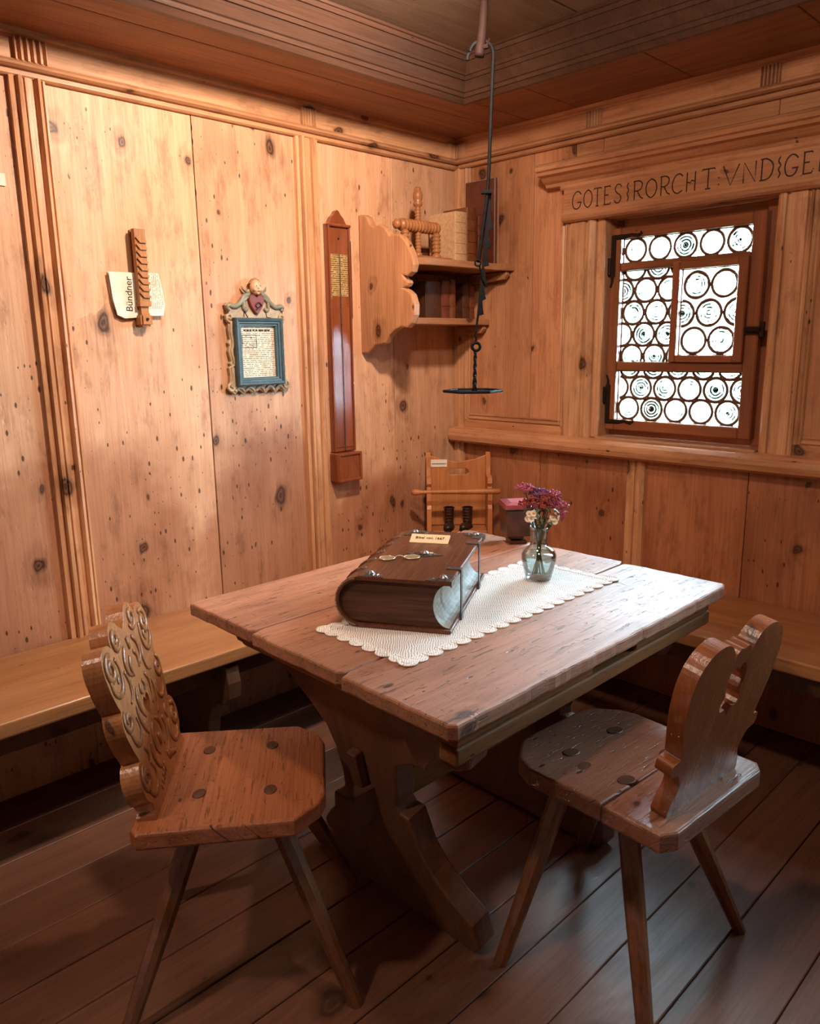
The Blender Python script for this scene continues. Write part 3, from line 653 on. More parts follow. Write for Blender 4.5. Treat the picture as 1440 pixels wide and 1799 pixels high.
tree((-.2, 7.5, -1.5), 4.2, 1.3, 'pale green tree standing further off outside the window', 330, 4)
tree((.25, 4.6, -1.5), 3.2, .8, 'low leafy tree close outside the right half of the window', 300, 5)
# ------------------------------------------------------------------ benches
def bracket(parent, t0, axis):      # shaped console under the seat; outline runs out from the wall
    o = [(.0, .405), (.405, .405), (.43, .39), (.442, .34), (.437, .29), (.41, .262), (.365, .25), (.335, .225), (.305, .17), (.295, .09), (.31, .0), (.0, .0)]
    if axis == 'y': b = prism(o, .045, (1, 0, 0), (0, 0, 1), .004, origin=(0, t0, 0))
    else: b = prism(o, .045, (0, -1, 0), (0, 0, 1), .004, origin=(t0, 0, 0))
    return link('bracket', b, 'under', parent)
bl = empty('wall_bench', (0, 0, 0), 0, 'long honey coloured bench along the left wall behind the carved chair', 'bench', 'wall benches')
box('seat', (.006, -3.4, .407), (.450, -.449, .450), 'bench_y', bl, .007)
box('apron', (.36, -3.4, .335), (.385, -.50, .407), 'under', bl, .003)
for y in (-1.45, -2.55, -.62): bracket(bl, y, 'y')
brn = empty('wall_bench', (0, 0, 0), 0, 'long honey coloured bench under the window sill behind the right chair', 'bench', 'wall benches')
box('seat', (.006, -.446, .407), (3.4, -.006, .450), 'bench_x', brn, .007)
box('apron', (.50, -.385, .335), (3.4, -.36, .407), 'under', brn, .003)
for x in (1.80, 2.9, .75): bracket(brn, x, 'x')

# ------------------------------------------------------------------ table
T = empty('trestle_table', (1.12, -1.205, 0), 0, 'worn wooden trestle table with a plank top and pale worn surface', 'table')
TX, TY, TZ = 1.12, -1.205, .710
def tb(name, lo, hi, m, bev=.003): return box(name, (lo[0]-TX, lo[1]-TY, lo[2]), (hi[0]-TX, hi[1]-TY, hi[2]), m, T, bev)
rt_ = random.Random(21)
def plank_outline(x0, x1, y0, y1, nick):      # worn edges: small dents along the free edges
    def edge(A, B, amp):
        n = max(2, int(math.hypot(B[0]-A[0], B[1]-A[1])/.018)); nx, ny = (A[1]-B[1]), (B[0]-A[0]); l = math.hypot(nx, ny); out = []
        for i in range(n):
            t = i/n; d = (rt_.random()**2)*amp*(.15 < i < n-.15); out.append((A[0]+(B[0]-A[0])*t + nx/l*d, A[1]+(B[1]-A[1])*t + ny/l*d))
        return out
    c = .012
    return edge((x0+c, y0), (x1-c, y0), .004) + [(x1-c, y0)] + edge((x1, y0+c), (x1, y1-c), nick) + edge((x1-c, y1), (x0+c, y1), .004) + edge((x0, y1-c), (x0, y0+c), .0015)
for x0, x1, e0, e1, nk in ((.675, .953, -1.726, -.690, .001), (.956, 1.267, -1.733, -.686, .001), (1.270, 1.567, -1.742, -.694, .0035)):
    link('top_plank', prism([(x-(x0+x1)/2, y-(e0+e1)/2) for x, y in plank_outline(x0, x1, e0, e1, nk)], .031, (1, 0, 0), (0, 1, 0), .005, seg=2), 'top', T, ((x0+x1)/2-TX, (e0+e1)/2-TY, TZ-.031))
# moulded frame below the top
EP = [(0, 0), (.012, .000), (.020, .008), (.020, .016), (.032, .020), (.036, .030), (.036, .042), (0, .042)]
extrude('end_moulding', EP, (.86-TX, -1.672-TY, .638), (1.528-TX, -1.672-TY, .638), (0, -1, 0), (0, 0, 1), 'tbl', T)
extrude('end_moulding', EP, (.80-TX, -.752-TY, .638), (1.528-TX, -.752-TY, .638), (0, 1, 0), (0, 0, 1), 'tbl', T)
for sx, xr in ((1, 1.515), (-1, .80)):
    ye = -1.70 if sx > 0 else -1.60
    tb('side_rail', (xr-.022, ye, .606), (xr+.022, -.728, .640), 'tbly', .006)
    tb('rail_block', (xr-.020, ye, .640), (xr+.020, -1.27, .680), 'tbly', .005); tb('rail_block', (xr-.020, -1.10, .640), (xr+.020, -.73, .680), 'tbly', .005)
tb('drawer_bottom', (.76, -1.6, .625), (1.49, -.8, .637), 'tbly', .001)
TC = 1.137 - TX
right = [(.256, 0), (.272, .022), (.266, .052), (.262, .082), (.205, .118), (.160, .165), (.132, .215), (.124, .262), (.116, .298), (.088, .300), (.082, .315), (.092, .350), (.100, .40), (.112, .438), (.165, .466), (.205, .470), (.225, .500), (.262, .512), (.300, .510), (.335, .530), (.346, .560), (.342, .590), (.325, .612), (.325, .648)]
left = [(-.325, .648), (-.300, .620), (-.262, .585), (-.212, .540), (-.165, .500), (-.122, .455), (-.103, .400), (-.098, .340), (-.105, .290), (-.150, .215), (-.205, .160), (-.235, .122), (-.232, .095), (-.205, .090), (-.262, .070), (-.300, .050), (-.312, .022), (-.292, 0)]
ti = R(12.2)
for sg, yf in ((-1, -1.480), (1, -.930)):
    k = 1/math.cos(ti)
    up = (0, sg*math.sin(ti), math.cos(ti))
    b = prism([(x, z*k) for x, z in right + left], -.058 if sg < 0 else .058, (1, 0, 0), up, .005, origin=(TC, yf-TY, 0))
    for v in b.verts: v.co.z = max(v.co.z, 0.0)
    link('trestle_end', b, 'trs', T)
    # tenon of the stretcher with its wedge
    yt = yf - TY + sg*(.30*math.tan(ti))
    o = link('tenon', boxmesh(.052, .10, .085, .004, 'trs'), 'trs', T, (TC-.01, yt + sg*.035, .30))
    o2 = link('wedge', boxmesh(.030, .024, .20, .003, 'trs'), 'trs', T, (TC-.012, yt + sg*.022, .335), (sg*-ti, 0, R(3)))
tb('stretcher', (1.102, -1.50, .262), (1.152, -.91, .338), 'tbly', .005)

# ------------------------------------------------------------------ chairs
def leg_mesh(top, foot, r0=.022, r1=.0165, n=8):
    b = bmesh.new(); t, f = Vector(top), Vector(foot); d = (t-f).normalized(); f2 = f - d*.0
    s = d.cross(Vector((0, 1, 0))).normalized(); u = s.cross(d); rg = []
    for k, (p, r) in enumerate(((f2, r1), ((f*.5+t*.5), (r0+r1)*.53), (t, r0))):
        rg.append([b.verts.new(p + (s*math.cos(2*math.pi*i/n+.2) + u*math.sin(2*math.pi*i/n+.2))*r) for i in range(n)])
    for v in rg[0]: v.co.z = 0.0
    for a, c in zip(rg, rg[1:]):
        for i in range(n): b.faces.new((a[i], a[(i+1) % n], c[(i+1) % n], c[i]))
    b.faces.new(rg[0][::-1]); b.faces.new(rg[-1]); return b
def legs(root, tops, feet, zt):
    for (a, c), (e, g) in zip(tops, feet):
        link('leg', leg_mesh((a, c, zt), (e, g, 0)), 'leg', root)
def plugs(root, tops, z, rx=.017, ry=.013, par=None):
    for (a, c) in tops:
        b = lathe([(.0165, -.006), (.0165, .001), (.0150, .0022)], 14, Matrix.Diagonal((ry/.0165, rx/.0165, 1, 1)))
        link('tenon_plug', b, 'plug', root, (a, c, z), (0, 0, random.uniform(-.3, .3)))['label'] = 'dark leg tenon end'
SZ = .450
# carved chair on the left: local +x forward, +y to the sitter's left
CL = empty('carved_chair', (1.037, -1.833, 0), R(52), 'plank seat chair with scroll carved back beside the left bench', 'chair', 'peasant chairs')
o = [(-.178, .175), (-.165, .192), (.125, .186), (.172, .135), (.184, .10), (.184, -.10), (.172, -.135), (.125, -.186), (-.165, -.192), (-.178, -.175)]
link('seat', prism(o, .038, (1, 0, 0), (0, 1, 0), .007, seg=3, origin=(0, 0, SZ-.038)), 'chl', CL)
tops = [(-.069, .097), (.068, .10), (-.066, -.074), (.074, -.078)]
plugs(CL, tops, SZ); legs(CL, tops, [(-.215, .205), (.238, .222), (-.222, -.188), (.230, -.158)], SZ-.03)
half = [(0, .338), (.022, .352), (.040, .368), (.062, .374), (.082, .364), (.092, .345), (.092, .334), (.108, .346), (.135, .349), (.156, .336), (.165, .312), (.162, .275), (.152, .240), (.147, .228), (.158, .210), (.160, .186), (.150, .150), (.138, .122), (.150, .118), (.166, .100), (.170, .076), (.160, .048), (.144, .034), (.144, .020), (.152, .016), (.152, 0)]
heart = [(0, .150), (.012, .160), (.020, .172), (.020, .184), (.012, .192), (.003, .188), (0, .180)]
hole = sp2(heart, 2) + [(-x, y) for x, y in reversed(sp2(heart, 2)) if x > 1e-4]
half = sp2(half, 3); outl = mirror(half)
ln = R(12); BF = (-.132, 0, SZ-.002)
upv = (-math.sin(ln), 0, math.cos(ln))
bk = link('backrest', prism(outl, .036, (0, -1, 0), upv, .005, [hole], 2, origin=BF), 'chlb', CL)
# relief carving on the front face: scrolls and leaves
def spiral(cx, cy, r, turns, a0, sg, n=22, tail=None):
    P = [(cx + r*(1-.82*t)*math.cos(a0 + sg*turns*2*math.pi*t), cy + r*(1-.82*t)*math.sin(a0 + sg*turns*2*math.pi*t)) for t in [i/n for i in range(n+1)]]
    return (list(tail) if tail else []) + P
mf = basis((0, -1, 0), upv, BF); b = bmesh.new(); fn = (math.cos(ln), 0, math.sin(ln))
def relief(ps, r, fl=.55):
    P = [mf @ Vector((p[0], p[1], 0)) - Vector(fn)*(-.0006) for p in ps]; k = len(P)
    addtube(b, P, [r*(.55 + .45*math.sin(math.pi*min(1, (i+1)/k*1.15))) for i in range(k)], 6, flat=fl, nrm=fn)
for s in (1, -1):
    relief([(s*x, y) for x, y in spiral(.062, .340, .024, 1.4, R(200), 1)], .0075)
    relief([(s*x, y) for x, y in spiral(.130, .306, .028, 1.5, R(120), -1)], .0085)
    relief([(s*x, y) for x, y in spiral(.128, .200, .024, 1.3, R(70), -1)], .0075)
    relief([(s*x, y) for x, y in spiral(.134, .082, .026, 1.5, R(100), -1)], .0080)
    relief([(s*x, y) for x, y in sp2([(.150, .290), (.146, .265), (.120, .250), (.095, .262), (.088, .290), (.098, .315)], 4)], .0070)
    relief([(s*x, y) for x, y in sp2([(.138, .180), (.125, .150), (.100, .142), (.080, .160), (.086, .185)], 4)], .0062)
    relief([(s*x, y) for x, y in sp2([(.140, .058), (.118, .036), (.090, .040), (.075, .065), (.090, .090)], 4)], .0062)
    relief([(s*x, y) for x, y in sp2([(.030, .310), (.048, .292), (.050, .265), (.030, .250)], 4)], .0070)
    relief([(s*x, y) for x, y in sp2([(.014, .285), (.028, .268), (.022, .245)], 4)], .0060)
    relief([(s*x, y) for x, y in sp2([(.070, .275), (.060, .250), (.066, .225), (.085, .215)], 4)], .0060)
    relief([(s*x, y) for x, y in sp2([(.036, .225), (.050, .205), (.046, .180), (.032, .160)], 4)], .0062)
    relief([(s*x, y) for x, y in sp2([(.064, .200), (.070, .180), (.060, .150), (.045, .130)], 4)], .0055)
    relief([(s*x, y) for x, y in sp2([(.012, .135), (.030, .118), (.034, .090), (.020, .070)], 4)], .0065)
    relief([(s*x, y) for x, y in sp2([(.055, .115), (.062, .090), (.050, .060), (.028, .045)], 4)], .0060)
    relief([(s*x, y) for x, y in sp2([(.096, .125), (.085, .110), (.092, .095)], 4)], .0050)
    relief([(s*x, y) for x, y in sp2([(.115, .270), (.108, .285), (.118, .295)], 4)], .0050)
    relief([(s*x, y) for x, y in sp2([(.010, .222), (.016, .208), (.008, .200)], 4)], .0055)
    for q in range(5): relief([(s*(.020+.012*q), .052-.006*q), (s*(.024+.012*q), .030-.003*q)], .0050)
relief([(0, .320), (0, .295)], .008); relief([(0, .105), (0, .080)], .008)
link('carving', b, 'chlb', bk, smooth=True)['label'] = 'carved scrolls and leaves'

# plain chair on the right
CRt = empty('plain_chair', (1.600, -1.218, 0), R(176), 'plank seat chair with polished double lobed back standing right of the table', 'chair', 'peasant chairs')
of = [(-.056, .183), (.120, .190), (.165, .170), (.205, .115), (.212, .09), (.212, -.10), (.20, -.135), (.150, -.180), (.110, -.190), (-.056, -.190)]
ob = [(-.203, .150), (-.185, .183), (-.060, .183), (-.060, -.190), (-.185, -.190), (-.203, -.165)]
link('seat_board', prism(of, .042, (1, 0, 0), (0, 1, 0), .007, seg=3, origin=(0, 0, SZ-.042)), 'chr', CRt)
link('seat_board', prism(ob, .042, (1, 0, 0), (0, 1, 0), .007, seg=3, origin=(0, 0, SZ-.043)), 'chr', CRt)
box('seat_patch', (-.060, -.055, SZ-.006), (-.022, .060, SZ+.0008), 'chr', CRt, .001)
tops = [(.100, .072), (.094, -.080), (-.042, .076), (-.040, -.078)]
plugs(CRt, tops, SZ, .021, .015); legs(CRt, tops, [(.136, .250), (.262, -.205), (-.195, .200), (-.160, -.228)], SZ-.03)
link('knot_hollow', lathe([(.016, -.004), (.016, .0006), (.012, .0010)], 16, Matrix.Diagonal((.75, 1.1, 1, 1))), 'plug', CRt, (.048, .095, SZ))
half = [(0, .334), (.014, .338), (.026, .330), (.032, .318), (.040, .338), (.060, .356), (.088, .363), (.122, .356), (.150, .334), (.164, .300), (.166, .262), (.160, .222), (.148, .180), (.140, .152), (.138, .142), (.156, .138), (.160, .128), (.156, .112), (.132, .106), (.122, .094), (.112, .076), (.114, .058), (.126, .036), (.132, .014), (.126, 0)]
heart = [(0, .290), (.010, .300), (.026, .296), (.034, .278), (.034, .256), (.026, .240), (.036, .222), (.030, .205), (.014, .206), (.004, .195), (0, .188)]
hole = sp2(heart, 2) + [(-x, y) for x, y in reversed(sp2(heart, 2)) if x > 1e-4]
half = sp2(half, 4)
ln = R(11); link('backrest', prism(mirror(half), .034, (0, -1, 0), (-math.sin(ln), 0, math.cos(ln)), .006, [hole], 3, origin=(-.130, 0, SZ-.002)), 'chrb', CRt)

# ------------------------------------------------------------------ things on the table
ZT = TZ
RX0, RX1, RY0, RY1 = 1.052, 1.346, -1.628, -.850
run = empty('lace_runner', ((RX0+RX1)/2, (RY0+RY1)/2, ZT), 0, 'white crocheted lace runner with scalloped edge lying on the table', 'table runner')
hx, hy = (RX1-RX0)/2 - .026, (RY1-RY0)/2 - .026
link('lace_field', prism([(-hx, -hy), (hx, -hy), (hx, hy), (-hx, hy)], .0012, (1, 0, 0), (0, 1, 0), origin=(0, 0, .0006)), 'lace', run)
link('lace_band', tube([(-hx, -hy, .0016), (hx, -hy, .0016), (hx, hy, .0016), (-hx, hy, .0016)], .0016, 6, True), 'lace_edge', run)
def scallop(cx, cy, ang, wd, dz=0.0):
    pts = [(wd*.5*math.cos(R(a)), -.004 + (.030)*max(0, math.sin(R(a)))**.7) for a in range(0, 181, 12)] + [(-wd*.5, -.004)]
    b = prism(pts[:-1], .0018, (math.cos(ang), math.sin(ang), 0), (-math.sin(ang), math.cos(ang), 0), origin=(cx, cy, .0006+dz))
    rim = [Vector((cx, cy, .0022+dz)) + Vector((math.cos(ang), math.sin(ang), 0))*p[0] + Vector((-math.sin(ang), math.cos(ang), 0))*p[1] for p in pts[:-1]]
    addtube(b, rim, .0015, 5); mid = [Vector((cx, cy, .0022+dz)) + (q - Vector((cx, cy, .0022+dz)))*.55 for q in rim]; addtube(b, mid, .0012, 5)
    link('lace_scallop', b, 'lace_edge', run)
nl = 17
for i in range(nl):
    yy = -hy + 2*hy*(i+.5)/nl; wd = 2*hy/nl
    scallop(hx, yy, R(-90), wd); scallop(-hx, yy, R(90), wd)
ns = 6
for i in range(ns):
    xx = -hx + 2*hx*(i+.5)/ns; wd = 2*hx/ns
    scallop(xx, hy, 0, wd); scallop(xx, -hy, R(180), wd)
for sx, sy, a in ((1, 1, -45), (-1, 1, 45), (-1, -1, 135), (1, -1, -135)): scallop(sx*(hx+.004), sy*(hy+.004), R(a), .040, .0012)

# the old book: local x across the cover from spine to fore edge, y along the spine
BB = empty('old_bible', (1.077, -1.318, ZT+.0025), R(30.5), 'thick old leather bible with metal corners lying on the lace runner', 'book')
W, L, H = .240, .436, .116
sp = [(-W/2+.030, .0)] + [(-W/2+.034 + .056*math.cos(R(a)), H/2 + (H/2-.001)*math.sin(R(a))) for a in range(260, 99, -16)] + [(-W/2+.030, H)]
spn = sp + [(-W/2+.030, H-.008)] + [(-W/2+.036 + .050*math.cos(R(a)), H/2 + (H/2-.008)*math.sin(R(a))) for a in range(104, 257, 16)] + [(-W/2+.030, .008)]
cov = [(-W/2+.028, H-.008), (-W/2+.028, H), (W/2-.004, H), (W/2, H-.002), (W/2, H-.007), (W/2-.002, H-.008)]
def ex(name, prof, m, y0, y1, par): return extrude(name, prof, (0, y0, 0), (0, y1, 0), (1, 0, 0), (0, 0, 1), m, par)
ex('cover', cov, 'bible', -L/2, L/2, BB)
ex('cover', [(x, H - z) for x, z in cov], 'bible', -L/2, L/2, BB)
ex('spine', spn, 'bible', -L/2, L/2, BB)
blk = [(-W/2+.036 + .049*math.cos(R(a)), H/2 + (H/2-.009)*math.sin(R(a))) for a in range(256, 103, -16)] + [(W/2-.006 - .036*math.cos(R(a)), H/2 + (H/2-.0085)*math.sin(R(a))) for a in range(90, -91, -15)]
ex('page_block', blk, 'pages_dark', -L/2+.010, L/2-.010, BB)
fe = [(W/2-.0055 - .036*math.cos(R(a)), H/2 + (H/2-.009)*math.sin(R(a))) for a in range(88, -89, -11)]
fe = fe + [(x-.003, z) for x, z in reversed(fe)]
ex('fore_edge', fe, 'pages', -L/2+.012, L/2-.012, BB)
for i in range(5):
    yy = -L/2 + L*(i+1)/6
    link('raised_band', tube([(p[0]-.001, yy, p[1]) for p in sp], .0045, 6), 'bible', BB)
link('headband_stitching', tube([(-W/2+.034 + .054*math.cos(R(a)), -L/2-.0005 + (.0012 if (a//4) % 2 else 0), H/2 + (H/2-.004)*math.sin(R(a))) for a in range(100, 261, 4)], .0012, 5), 'pages', BB)
for sx, sy in ((1, 1), (1, -1), (-1, 1), (-1, -1)):
    xe = W/2 - .002 if sx > 0 else -W/2 + .034
    b = bmesh.new(); ye = sy*(L/2-.003)
    prism([(xe, ye), (xe-sx*.055, ye), (xe-sx*.048, ye-sy*.022), (xe-sx*.028, ye-sy*.030), (xe-sx*.024, ye-sy*.050), (xe, ye-sy*.056)], .0016, (1, 0, 0), (0, 1, 0), b=b, origin=(0, 0, H))
    addlathe(b, [(.011, 0), (.010, .004), (.006, .008), (.002, .010)], 12, Matrix.Translation((xe-sx*.020, ye-sy*.020, H)))
    for q in range(4): addtube(b, [(xe-sx*(.012+.009*q), ye-sy*.006, H+.002), (xe-sx*(.016+.008*q), ye-sy*.016, H+.002)], .0016, 5)
    if sx > 0: addbox(b, (xe, min(ye, ye-sy*.03), H-.012), (xe+.003, max(ye, ye-sy*.03), H+.001))
    link('corner_fitting', b, 'silver', BB)['label'] = 'embossed metal corner'
b = bmesh.new(); prism(sp2([(.045, 0), (.022, .012), (0, .024), (-.022, .012), (-.045, 0), (-.022, -.012), (0, -.024), (.022, -.012)], 3, True), .0015, (1, 0, 0), (0, 1, 0), b=b, origin=(.012, -.012, H))
addlathe(b, [(.012, 0), (.011, .005), (.006, .009), (.002, .011)], 12, Matrix.Translation((.012, -.012, H)))
for a in range(0, 360, 45): addtube(b, [(.012 + .014*math.cos(R(a)), -.012 + .012*math.sin(R(a)), H+.002), (.012 + .026*math.cos(R(a)), -.012 + .016*math.sin(R(a)), H+.002)], .002, 5)
link('centre_boss', b, 'silver', BB)
for sy in (-.115, .115):
    b = bmesh.new(); addbox(b, (W/2-.03, sy-.009, H), (W/2+.002, sy+.009, H+.002)); addbox(b, (W/2+.001, sy-.008, .004), (W/2+.0035, sy+.008, H+.001)); addbox(b, (W/2-.0005, sy-.011, .0), (W/2+.005, sy+.011, .016))
    link('clasp_strap', b, 'clasp', BB)
# label card, spectacles on the cover
zc = ZT + .0025 + H
BBm = Matrix.Translation((1.077, -1.318, ZT+.0025)) @ Matrix.Rotation(R(30.5), 4, 'Z')
p = BBm @ Vector((-.003, .105, H))
cardo = empty('label_card', (p.x, p.y, p.z + .0005), R(31), 'small paper label propped on the far end of the bible cover', 'label')
link('card', prism([(0, 0), (.030, .013), (.030, .016), (0, .0015)], .100, (0, 1, 0), (0, 0, 1), origin=(-.05, -.015, 0)), 'card', cardo)
tm = textmesh('Bibel von 1667', .0125); o = link('lettering', tm, 'ink', cardo); place(o, basis((1, 0, 0), (0, .030, .0145), (0, .001, .0102)))
p = BBm @ Vector((-.036, -.062, H))
sg_ = empty('spectacles', (p.x, p.y, p.z), R(51), 'round wire spectacles lying folded on the bible cover', 'spectacles')
b = bmesh.new()
for sx in (-1, 1):
    ring = [(sx*.029 + .0185*math.cos(R(a)), .0165*math.sin(R(a)), .004) for a in range(0, 360, 18)]
    addtube(b, ring, .0009, 6, True)
addtube(b, spline([(-.0105, .003, .004), (-.004, .008, .006), (.004, .008, .006), (.0105, .003, .004)], 4), .0010, 6)
link('wire_frame', b, 'brass', sg_)
for sx in (-1, 1): link('lens', lathe([(.0182, 0), (.0182, .0008)], 20, Matrix.Translation((sx*.029, 0, .0036)) @ Matrix.Diagonal((1, .89, 1, 1))), 'thinglass', sg_)
for sx in (-1, 1): link('temple', tube([(sx*.047, 0, .004), (sx*.050, .010, .003), (sx*.035, .018, .0016), (sx*.004, .019, .0016)], .0008, 5), 'rust', sg_)

# glass vase and bouquet
V0 = (1.188, -.992, ZT + .0024)
va = empty('glass_vase', V0, 0, 'clear glass vase holding the bouquet on the lace runner', 'vase')
outp = [(.030, 0), (.033, .003), (.036, .016), (.041, .034), (.0455, .052), (.0465, .064), (.043, .076), (.034, .085), (.026, .090), (.0232, .098), (.0228, .112), (.0240, .128), (.0262, .142)]
inn = [(r-.0026, z) for r, z in reversed(outp) if z > .01] + [(.028, .009), (.012, .008)]
prof = outp + [(.0252, .1428)] + inn
b = bmesh.new(); rings = []; n = 32
for r, z in prof: rings.append([b.verts.new((r*math.cos(2*math.pi*i/n), r*math.sin(2*math.pi*i/n), z)) for i in range(n)])
for a, c in zip(rings, rings[1:]):
    for i in range(n): b.faces.new((a[i], a[(i+1) % n], c[(i+1) % n], c[i]))
b.faces.new(rings[0][::-1]); b.faces.new(rings[-1]); link('glass_body', b, 'vase', va, smooth=True)
wp = [(.012, .0085), (.0275, .0095)] + [(r-.0029, z) for r, z in outp if .012 < z < .07] + [(.0422, .070)]
link('water', lathe(wp, 32), 'water', va, smooth=True)
bq = empty('flower_bouquet', (V0[0], V0[1], V0[2]+.010), 0, 'bouquet of pink and rust red flat headed flowers with small white asters', 'flowers')
rnd = random.Random(12)
ev = Vector((.714, .70, 0)); dv = Vector((-.70, .714, 0))       # across and away, seen from the room
def stem_to(p, r=.0015):
    q = Vector((p[0]*-.25 + rnd.uniform(-.008, .008), p[1]*-.25 + rnd.uniform(-.008, .008), .004)); k = Vector((p[0]*.22, p[1]*.22, .11))
    link('stem', tube(spline([q, q*.4 + k*.6, k, p], 4), r, 5), 'stem', bq)
heads = [(-.040, .0, .232, .026, 'pink', .6), (.022, .0, .205, .036, 'red', .9), (-.022, -.008, .195, .028, 'red', .8), (.0, .015, .215, .028, 'purple', .8), (.048, .005, .185, .026, 'pink', .9), (-.034, .012, .19, .022, 'red', .8), (.034, .018, .212, .022, 'pink', .8), (.008, -.02, .190, .022, 'red', .9), (.056, -.008, .168, .014, 'pink', 1.0)]
fl_mesh = {}
for m_ in ('pink', 'red', 'purple'):
    b = bmesh.new(); bmesh.ops.create_icosphere(b, subdivisions=1, radius=.0032); me = bpy.data.meshes.new('floret'); b.to_mesh(me); b.free(); me.materials.append(M[m_]); fl_mesh[m_] = me
for s, d, z, r, m_, k in heads:
    c = ev*s + dv*d; c.z = z; stem_to(c)
    b = bmesh.new()
    for i in range(70):
        a = rnd.uniform(0, 2*math.pi); q = math.sqrt(rnd.random()); rr = r*q
        pz = z + r*.42*(1 - q*q) + rnd.uniform(-.003, .003)
        bmesh.ops.create_icosphere(b, subdivisions=1, radius=rnd.uniform(.0022, .0040), matrix=Matrix.Translation((c.x + rr*math.cos(a), c.y + rr*math.sin(a), pz)))
    for i in range(9):
        a = 2*math.pi*i/9; addtube(b, [(c.x, c.y, z-.022*k), (c.x + r*.75*math.cos(a), c.y + r*.75*math.sin(a), z+.002)], .0009, 4)
    link('flower_head', b, m_, bq)
def aster(s, d, z):
    c = ev*s + dv*d; c.z = z; b = bmesh.new(); nrm = (ev*.15 - dv*.8 + Vector((0, 0, .55))).normalized(); a1 = nrm.orthogonal().normalized(); a2 = nrm.cross(a1)
    for i in range(12):
        t = 2*math.pi*i/12; u_ = a1*math.cos(t) + a2*math.sin(t); w_ = nrm.cross(u_)
        vv = [b.verts.new(c + q) for q in (u_*.002 - w_*.0012, u_*.008 - w_*.0022 + nrm*.0012, u_*.0098 + nrm*.0008, u_*.008 + w_*.0022 + nrm*.0012, u_*.002 + w_*.0012)]
        b.faces.new(vv)
    o = link('aster', b, 'petal', bq); b2 = bmesh.new(); bmesh.ops.create_icosphere(b2, subdivisions=1, radius=.0032, matrix=Matrix.Translation(c + nrm*.001)); link('flower_centre', b2, 'yellow', o); stem_to(c - nrm*.002, .0010)
for s, d, z in ((-.030, -.022, .170), (-.020, -.026, .172), (-.026, -.026, .158), (-.033, -.020, .156), (-.014, -.026, .166), (.030, -.022, .160), (.038, -.020, .158), (.026, -.024, .150), (.040, -.016, .164), (.034, -.024, .150)): aster(s, d, z)
for i in range(16):
    a = rnd.uniform(0, 6.28); z = rnd.uniform(.125, .175); r0 = .012; r1 = rnd.uniform(.03, .062); u_ = Vector((math.cos(a), math.sin(a), 0)); sd = Vector((-u_.y, u_.x, 0)); wd = rnd.uniform(.005, .009)
    b = bmesh.new(); P = [Vector((0, 0, z)) + u_*(r0 + (r1-r0)*t) + Vector((0, 0, .018*math.sin(t*2.6))) for t in (0, .33, .66, 1)]
    for k, (p0, p1) in enumerate(zip(P, P[1:])):
        w0, w1 = wd*(.3, 1, .8, .05)[k], wd*(.3, 1, .8, .05)[k+1]
        b.faces.new([b.verts.new(v) for v in (p0 - sd*w0, p1 - sd*w1, p1 + sd*w1, p0 + sd*w0)])
    link('leaf', b, 'leaf', bq)

# small dark box with a red cushion at the far edge of the table
bx = empty('cushion_box', (.902, -.716, ZT), R(-38), 'small dark painted box on a foot with red velvet cushion lid', 'box')
b = bmesh.new()
def frust(b, z0, z1, a0, a1, d0, d1):
    r0 = [b.verts.new((x*a0, y*d0, z0)) for x, y in ((-1, -1), (1, -1), (1, 1), (-1, 1))]; r1 = [b.verts.new((x*a1, y*d1, z1)) for x, y in ((-1, -1), (1, -1), (1, 1), (-1, 1))]
    for i in range(4): b.faces.new((r0[i], r0[(i+1) % 4], r1[(i+1) % 4], r1[i]))
    b.faces.new(r0[::-1]); b.faces.new(r1)
frust(b, .028, .112, .046, .052, .040, .046); bmesh.ops.bevel(b, geom=b.edges[:], offset=.002, segments=1, affect='EDGES'); link('box_body', b, 'boxw', bx)
box('box_rim', (-.056, -.050, .112), (.056, .050, .118), 'boxw', bx, .002)
b = bmesh.new(); frust(b, .118, .128, .054, .050, .048, .044); frust(b, .128, .134, .050, .030, .044, .026); bmesh.ops.remove_doubles(b, verts=b.verts[:], dist=.0001); link('cushion', b, 'velvet', bx, smooth=False)
box('box_foot', (-.030, -.028, .0), (.030, .028, .012), 'boxw', bx, .003); box('box_neck', (-.020, -.018, .012), (.020, .018, .028), 'boxw', bx, .003)
# ------------------------------------------------------------------ corner shelf with books
SH = empty('corner_shelf', (0, -.54, 1.29), 0, 'two tier corner shelf with scalloped side panel on the left wall', 'shelf')
def sh(name, lo, hi, m, bev=.003): return box(name, (lo[0], lo[1]+.54, lo[2]-1.29), (hi[0], hi[1]+.54, hi[2]-1.29), m, SH, bev)
pn = [(.003, 1.802), (.030, 1.800), (.052, 1.790), (.068, 1.764), (.088, 1.752), (.122, 1.757), (.150, 1.742), (.175, 1.712), (.200, 1.716), (.228, 1.710), (.262, 1.680), (.286, 1.642), (.297, 1.600), (.288, 1.576), (.262, 1.562), (.242, 1.566), (.250, 1.552), (.264, 1.548), (.268, 1.538), (.260, 1.528), (.243, 1.522), (.262, 1.514), (.284, 1.498), (.298, 1.462), (.296, 1.425), (.282, 1.396), (.258, 1.380), (.225, 1.384), (.190, 1.372), (.160, 1.352), (.138, 1.326), (.112, 1.322), (.080, 1.318), (.056, 1.300), (.040, 1.288), (.003, 1.288)]
link('side_panel', prism([(x, z-1.29) for x, z in pn], .032, (1, 0, 0), (0, 0, 1), .006, origin=(0, .018, 0)), 'shelf', SH)
up_o = [(.003, -.520), (.275, -.520), (.290, -.46), (.296, -.30), (.300, -.12), (.318, -.05), (.322, -.003), (.003, -.003)]
link('shelf_board', prism([(x, y+.54) for x, y in up_o], .026, (1, 0, 0), (0, 1, 0), .004, origin=(0, 0, 1.604-1.29)), 'shelfy', SH)
